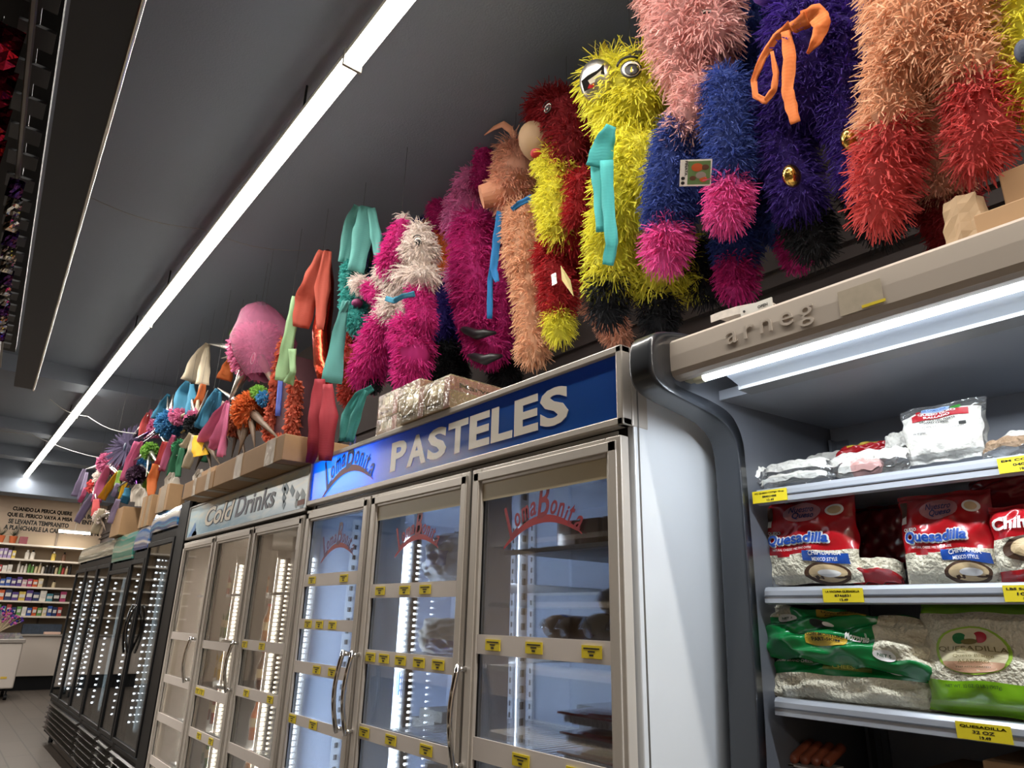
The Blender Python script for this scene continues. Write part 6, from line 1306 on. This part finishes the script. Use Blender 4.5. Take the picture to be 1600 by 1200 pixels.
# ------------------------------------------------------------------ the far end of the store
t = thing('wall_shelving', 'long cream wall shelving full of small boxes at the far end', 'shelving', (1.2, 15.3, 0)); ws = t
SHZ = [2.36 + .0, 2.13, 1.90, 1.665, 1.425, 1.18]
shelf_c = mat('cream steel shelf', 'b8ab98', .5)
zs = [2.375, 2.125, 1.895, 1.665, 1.43, 1.185]
for z in zs: MB().box(-1.5, 2.3, 15.08, 15.48, z - .03, z).build('shelf', mat('shelf lip', 'c9beb0', .45), t)
mb = MB()
for x in (-.9, .05, 1.0, 1.62): mb.box(x, x + .03, 15.46, 15.495, 0, 2.75)
mb.build('slotted_upright', mat('dark slots', '6a5d50', .5), t)
MB().box(-1.5, 2.3, 15.485, 15.499, 0, 2.60).build('back_panel', mat('tan back panel', 'a3927c', .7), t)
ordn = ['first', 'second', 'third', 'fourth', 'fifth', 'sixth', 'seventh', 'eighth', 'ninth', 'tenth', 'eleventh', 'twelfth', 'thirteenth', 'fourteenth', 'fifteenth', 'sixteenth', 'seventeenth', 'eighteenth']
cn = {'pink': 'b88f9a', 'white': 'd2ccc2', 'blue': '2c4a8c', 'green': '5f8f4a', 'orange': 'c4582a', 'purple': '4a3278', 'red': 'a83a3a', 'yellow': 'c9b055', 'navy': '1f2c58', 'teal': '3f7a88', 'magenta': 'a8406a', 'cream': 'c9b894', 'brown': '5f4433', 'black': '1c1c1e', 'lilac': '9a86b0'}
rows = {1: (['cream', 'green', 'teal', 'lilac', 'lilac', 'lilac', 'yellow'], .62, 1.05, .16, 'box'),
        2: (['pink', 'red', 'pink', 'red', 'white', 'white'], .60, 1.05, .14, 'box'),
        3: (['yellow', 'yellow', 'red', 'red', 'blue', 'blue', 'purple', 'purple', 'pink', 'magenta', 'orange', 'cream'], .60, 1.55, .15, 'box'),
        4: (['cream', 'green', 'navy', 'orange', 'navy', 'purple', 'yellow', 'purple', 'navy', 'white', 'teal', 'black', 'magenta'], .62, 1.95, .17, 'box'),
        5: (['green', 'teal', 'red', 'navy', 'green', 'white', 'blue', 'orange', 'green', 'cream', 'blue', 'navy', 'red'], .95, 1.93, .17, 'box')}
sname = ['top', 'second', 'third', 'fourth', 'fifth', 'sixth']
for ri, (cs, xa, xb, h, kind) in rows.items():
    n = len(cs); w = (xb - xa) / n
    for i, c_n in enumerate(cs):
        hh = h * random.uniform(.75, 1.05); x = xa + i * w
        o = MB().box(x + .004, x + w - .006, 15.12 + .02 * random.random(), 15.3, zs[ri] + .001, zs[ri] + hh).box(x + .012, x + w - .014, 15.115, 15.12, zs[ri] + hh * .35, zs[ri] + hh * .7, 1).build('boxed_product', [mat(c_n + ' carton', cn[c_n], .4), mat('pale carton label', 'c4bfb8', .5)], loc=(x + w / 2, 15.2, zs[ri] + .001))
        tag(o, '%s box, %s from the left on the %s wall shelf' % (c_n, ordn[i], sname[ri]), 'box', 'boxes on the %s wall shelf' % sname[ri])
def jar(x, z, h, r, c_n, lab):
    t = thing('small_bottle', lab, 'bottle', (x, 15.2, z + .001), 'bottles on the wall shelves'); MB().tube([(x, 15.2, z + .001), (x, 15.2, z + h * .7), (x, 15.2, z + h * .82)], [r, r, r * .5], 10).build('bottle_body', mat(c_n + ' carton', cn[c_n], .4), t); MB().tube([(x, 15.2, z + h * .82), (x, 15.2, z + h)], r * .45, 8).build('cap', black_p if i % 2 else whitep, t)
for i in range(16):
    x = 1.14 + i * .052; c_n = ['white', 'white', 'white', 'green', 'green', 'cream', 'cream', 'white', 'black', 'black', 'black', 'cream', 'green', 'red', 'cream', 'black'][i]; jar(x, zs[2], .15 if i % 3 else .19, .021, c_n, '%s bottle, %s from the left on the third wall shelf' % (c_n, ordn[i]))
for i, (x, c_n) in enumerate([(1.22, 'white'), (1.30, 'white'), (1.62, 'yellow'), (1.78, 'brown')]): jar(x, zs[1], .16, .035, c_n, '%s bottle, %s of the four loose ones on the second wall shelf' % (c_n, ordn[i]))
jar(1.72, zs[3], .12, .03, 'cream', 'cream bottle alone at the right of the fourth wall shelf')
# pots with spiky leaves
for i, x in enumerate((.78, .96)):
    t = thing('potted_plant', 'orange pot with dark spiky leaves on the top wall shelf, %s' % ('left', 'right')[i], 'potted plant', (x, 15.25, zs[0] + .001))
    MB().tube([(x, 15.25, zs[0] + .001), (x, 15.25, zs[0] + .13)], [.045, .065], 14).build('pot', mat('terracotta', 'a8542a', .6), t)
    mb = MB(); rr = np.random.default_rng(i)
    for k in range(40):
        a = rr.uniform(0, 6.28); l = rr.uniform(.12, .26); e = rr.uniform(.2, 1.2); b = np.array([x, 15.25, zs[0] + .13]); tip = b + np.array([math.cos(a) * math.cos(e), math.sin(a) * math.cos(e) * .6, math.sin(e)]) * l; s = np.array([-math.sin(a), math.cos(a), 0]) * .006
        mb.add([b - s, b + s, tip], [(0, 1, 2)])
    mb.build('leaves', mat('dark leaf', '2f3a2c', .6), t)
o = plain_box('gift_bag', 'small maroon gift bag on the top wall shelf', 'gift bag', 1.05, 1.17, 15.15, 15.25, zs[0] + .001, zs[0] + .13, mat('maroon gift paper', '7a3a42', .3, coat=.5))
# wall lettering
tx = MB(); FW = (np.array([1., 0, 0]), np.array([0, 0, 1.]), np.array([0, -1., 0]))
for s, x0, x1, z, h in (('CUANDO LA PERICA QUIERE', .86, 1.79, 2.965, .085), ('QUE EL PERICO VAYA A MISA', .80, 1.82, 2.855, .085), ('SE LEVANTA TEMPRANITO', .84, 1.78, 2.745, .085), ('A PLANCHARLE LA CAMISA', .80, 1.78, 2.635, .085),
                        ('LA BOCA', 1.93, 2.28, 2.95, .08), ('M ENTRA', 1.88, 2.28, 2.84, .08), ('LO QUE N', 1.87, 2.30, 2.63, .08)):
    text(tx, s, (x0, 15.4985, z), x1 - x0, h, frame=FW, bold=.045, shear=-.05, depth=.004)
o = tx.build('wall_lettering', ink, loc=(1.3, 15.49, 2.8)); tag(o, 'black painted saying in Spanish capitals on the beige far wall', 'wall lettering')
t = thing('tube_lamp', 'short lit fluorescent tube hanging before the far wall', 'light', (1.84, 15, 2.63)); MB().tube([(1.59, 15, 2.635), (2.09, 15, 2.635)], .022, 12).build('tube', lampm, t); MB().box(1.58, 2.10, 14.98, 15.02, 2.655, 2.675).box(1.83, 1.836, 14.99, 15.0, 2.67, RZ).build('housing', housing, t)
area('lamp_light', (1.84, 14.97, 2.60), (.5, .05), 9, (1, .92, .82), (0, 0, 0), t)
# counter, chest freezer, spinner
cw = mat('off white counter', 'b9aea4', .4)
t = thing('service_counter', 'white service counter before the far wall shelving', 'counter', (.9, 15.0, 0)); MB().box(-.8, 2.08, 14.92, 15.30, .22, .86).build('counter_body', cw, t, bevel=.01); MB().box(-.8, 2.1, 14.88, 15.32, .862, .885).build('counter_top', mat('grey counter top', '8f8880', .4), t); MB().box(-.8, 2.06, 14.98, 15.28, 0, .22).build('plinth', black_p, t); MB().box(2.03, 2.09, 14.87, 14.879, .74, .86).build('pink_note', mat('pink note', 'd0508a', .5), t)
t = thing('chest_freezer', 'white glass top chest freezer at the left edge of the photo', 'freezer', (.9, 13.9, 0))
MB().box(.35, 1.31, 13.5, 14.2, .16, .80).build('freezer_body', mat('freezer white', 'bdb4ac', .35, coat=.3), t, bevel=.02); MB().box(.33, 1.33, 13.48, 14.22, .80, .86).build('lid_rim', mat('grey rim', '98918b', .3, .3), t, bevel=.01); MB().prism([(13.5, .86), (14.2, .86), (14.2, .93)], 'x', .36, 1.30).build('glass_lid', glassy('freezer glass', (.8, .85, .85), .1, .1, .2, 'a8aaa8'), t); MB().box(1.12, 1.2, 13.496, 13.5, .30, .33).build('badge', gold_pr, t)
mb = MB()
for x in (.42, 1.24):
    for y in (13.58, 14.1): mb.tube([(x - .02, y, .04), (x + .02, y, .04)], .04, 12); mb.box(x - .01, x + .01, y - .01, y + .01, .04, .17)
mb.build('castor', black_p, t)
t = thing('lollipop_stand', 'purple bouquet of wrapped lollipops on the counter at the left edge', 'candy stand', (1.06, 14.98, .887)); mb = MB(); rr = np.random.default_rng(9)
st = MB()
for k in range(90):
    a = rr.uniform(0, 6.28); e = rr.uniform(.5, 1.5); l = rr.uniform(.22, .42); b = np.array([1.04, 14.98, .90]); p = b + np.array([math.cos(a) * math.cos(e), math.sin(a) * math.cos(e) * .4, math.sin(e)]) * l
    ellipsoid(mb, p, (np.array([.022, 0, 0]), np.array([0, .012, 0]), np.array([0, 0, .022])), int(rr.integers(0, 3)), 8); st.tube([b, p], .002, 4)
mb.build('wrapped_candies', [mat('violet wrap', '4a2a86', .2, coat=.8), mat('blue wrap', '2a2f7a', .2, coat=.8), mat('pink wrap', 'a84a8a', .2, coat=.8)], t); st.build('sticks', creamb, t); MB().tube([(1.04, 14.98, .886), (1.04, 14.98, .91)], [.06, .05], 14).build('base', kraft_c, t)
plain_box('paper_stack', 'stack of white and orange papers on the far counter', 'paper stack', 1.72, 1.96, 14.95, 15.1, .886, .925, mat('paper edge', 'c9a898', .6))
plain_box('display_rack', 'dark rack of small packets on the far counter', 'rack', 1.40, 1.98, 15.12, 15.28, .886, 1.05, mat('dark packets', '2f3a48', .4, var=.5, vscale=25))
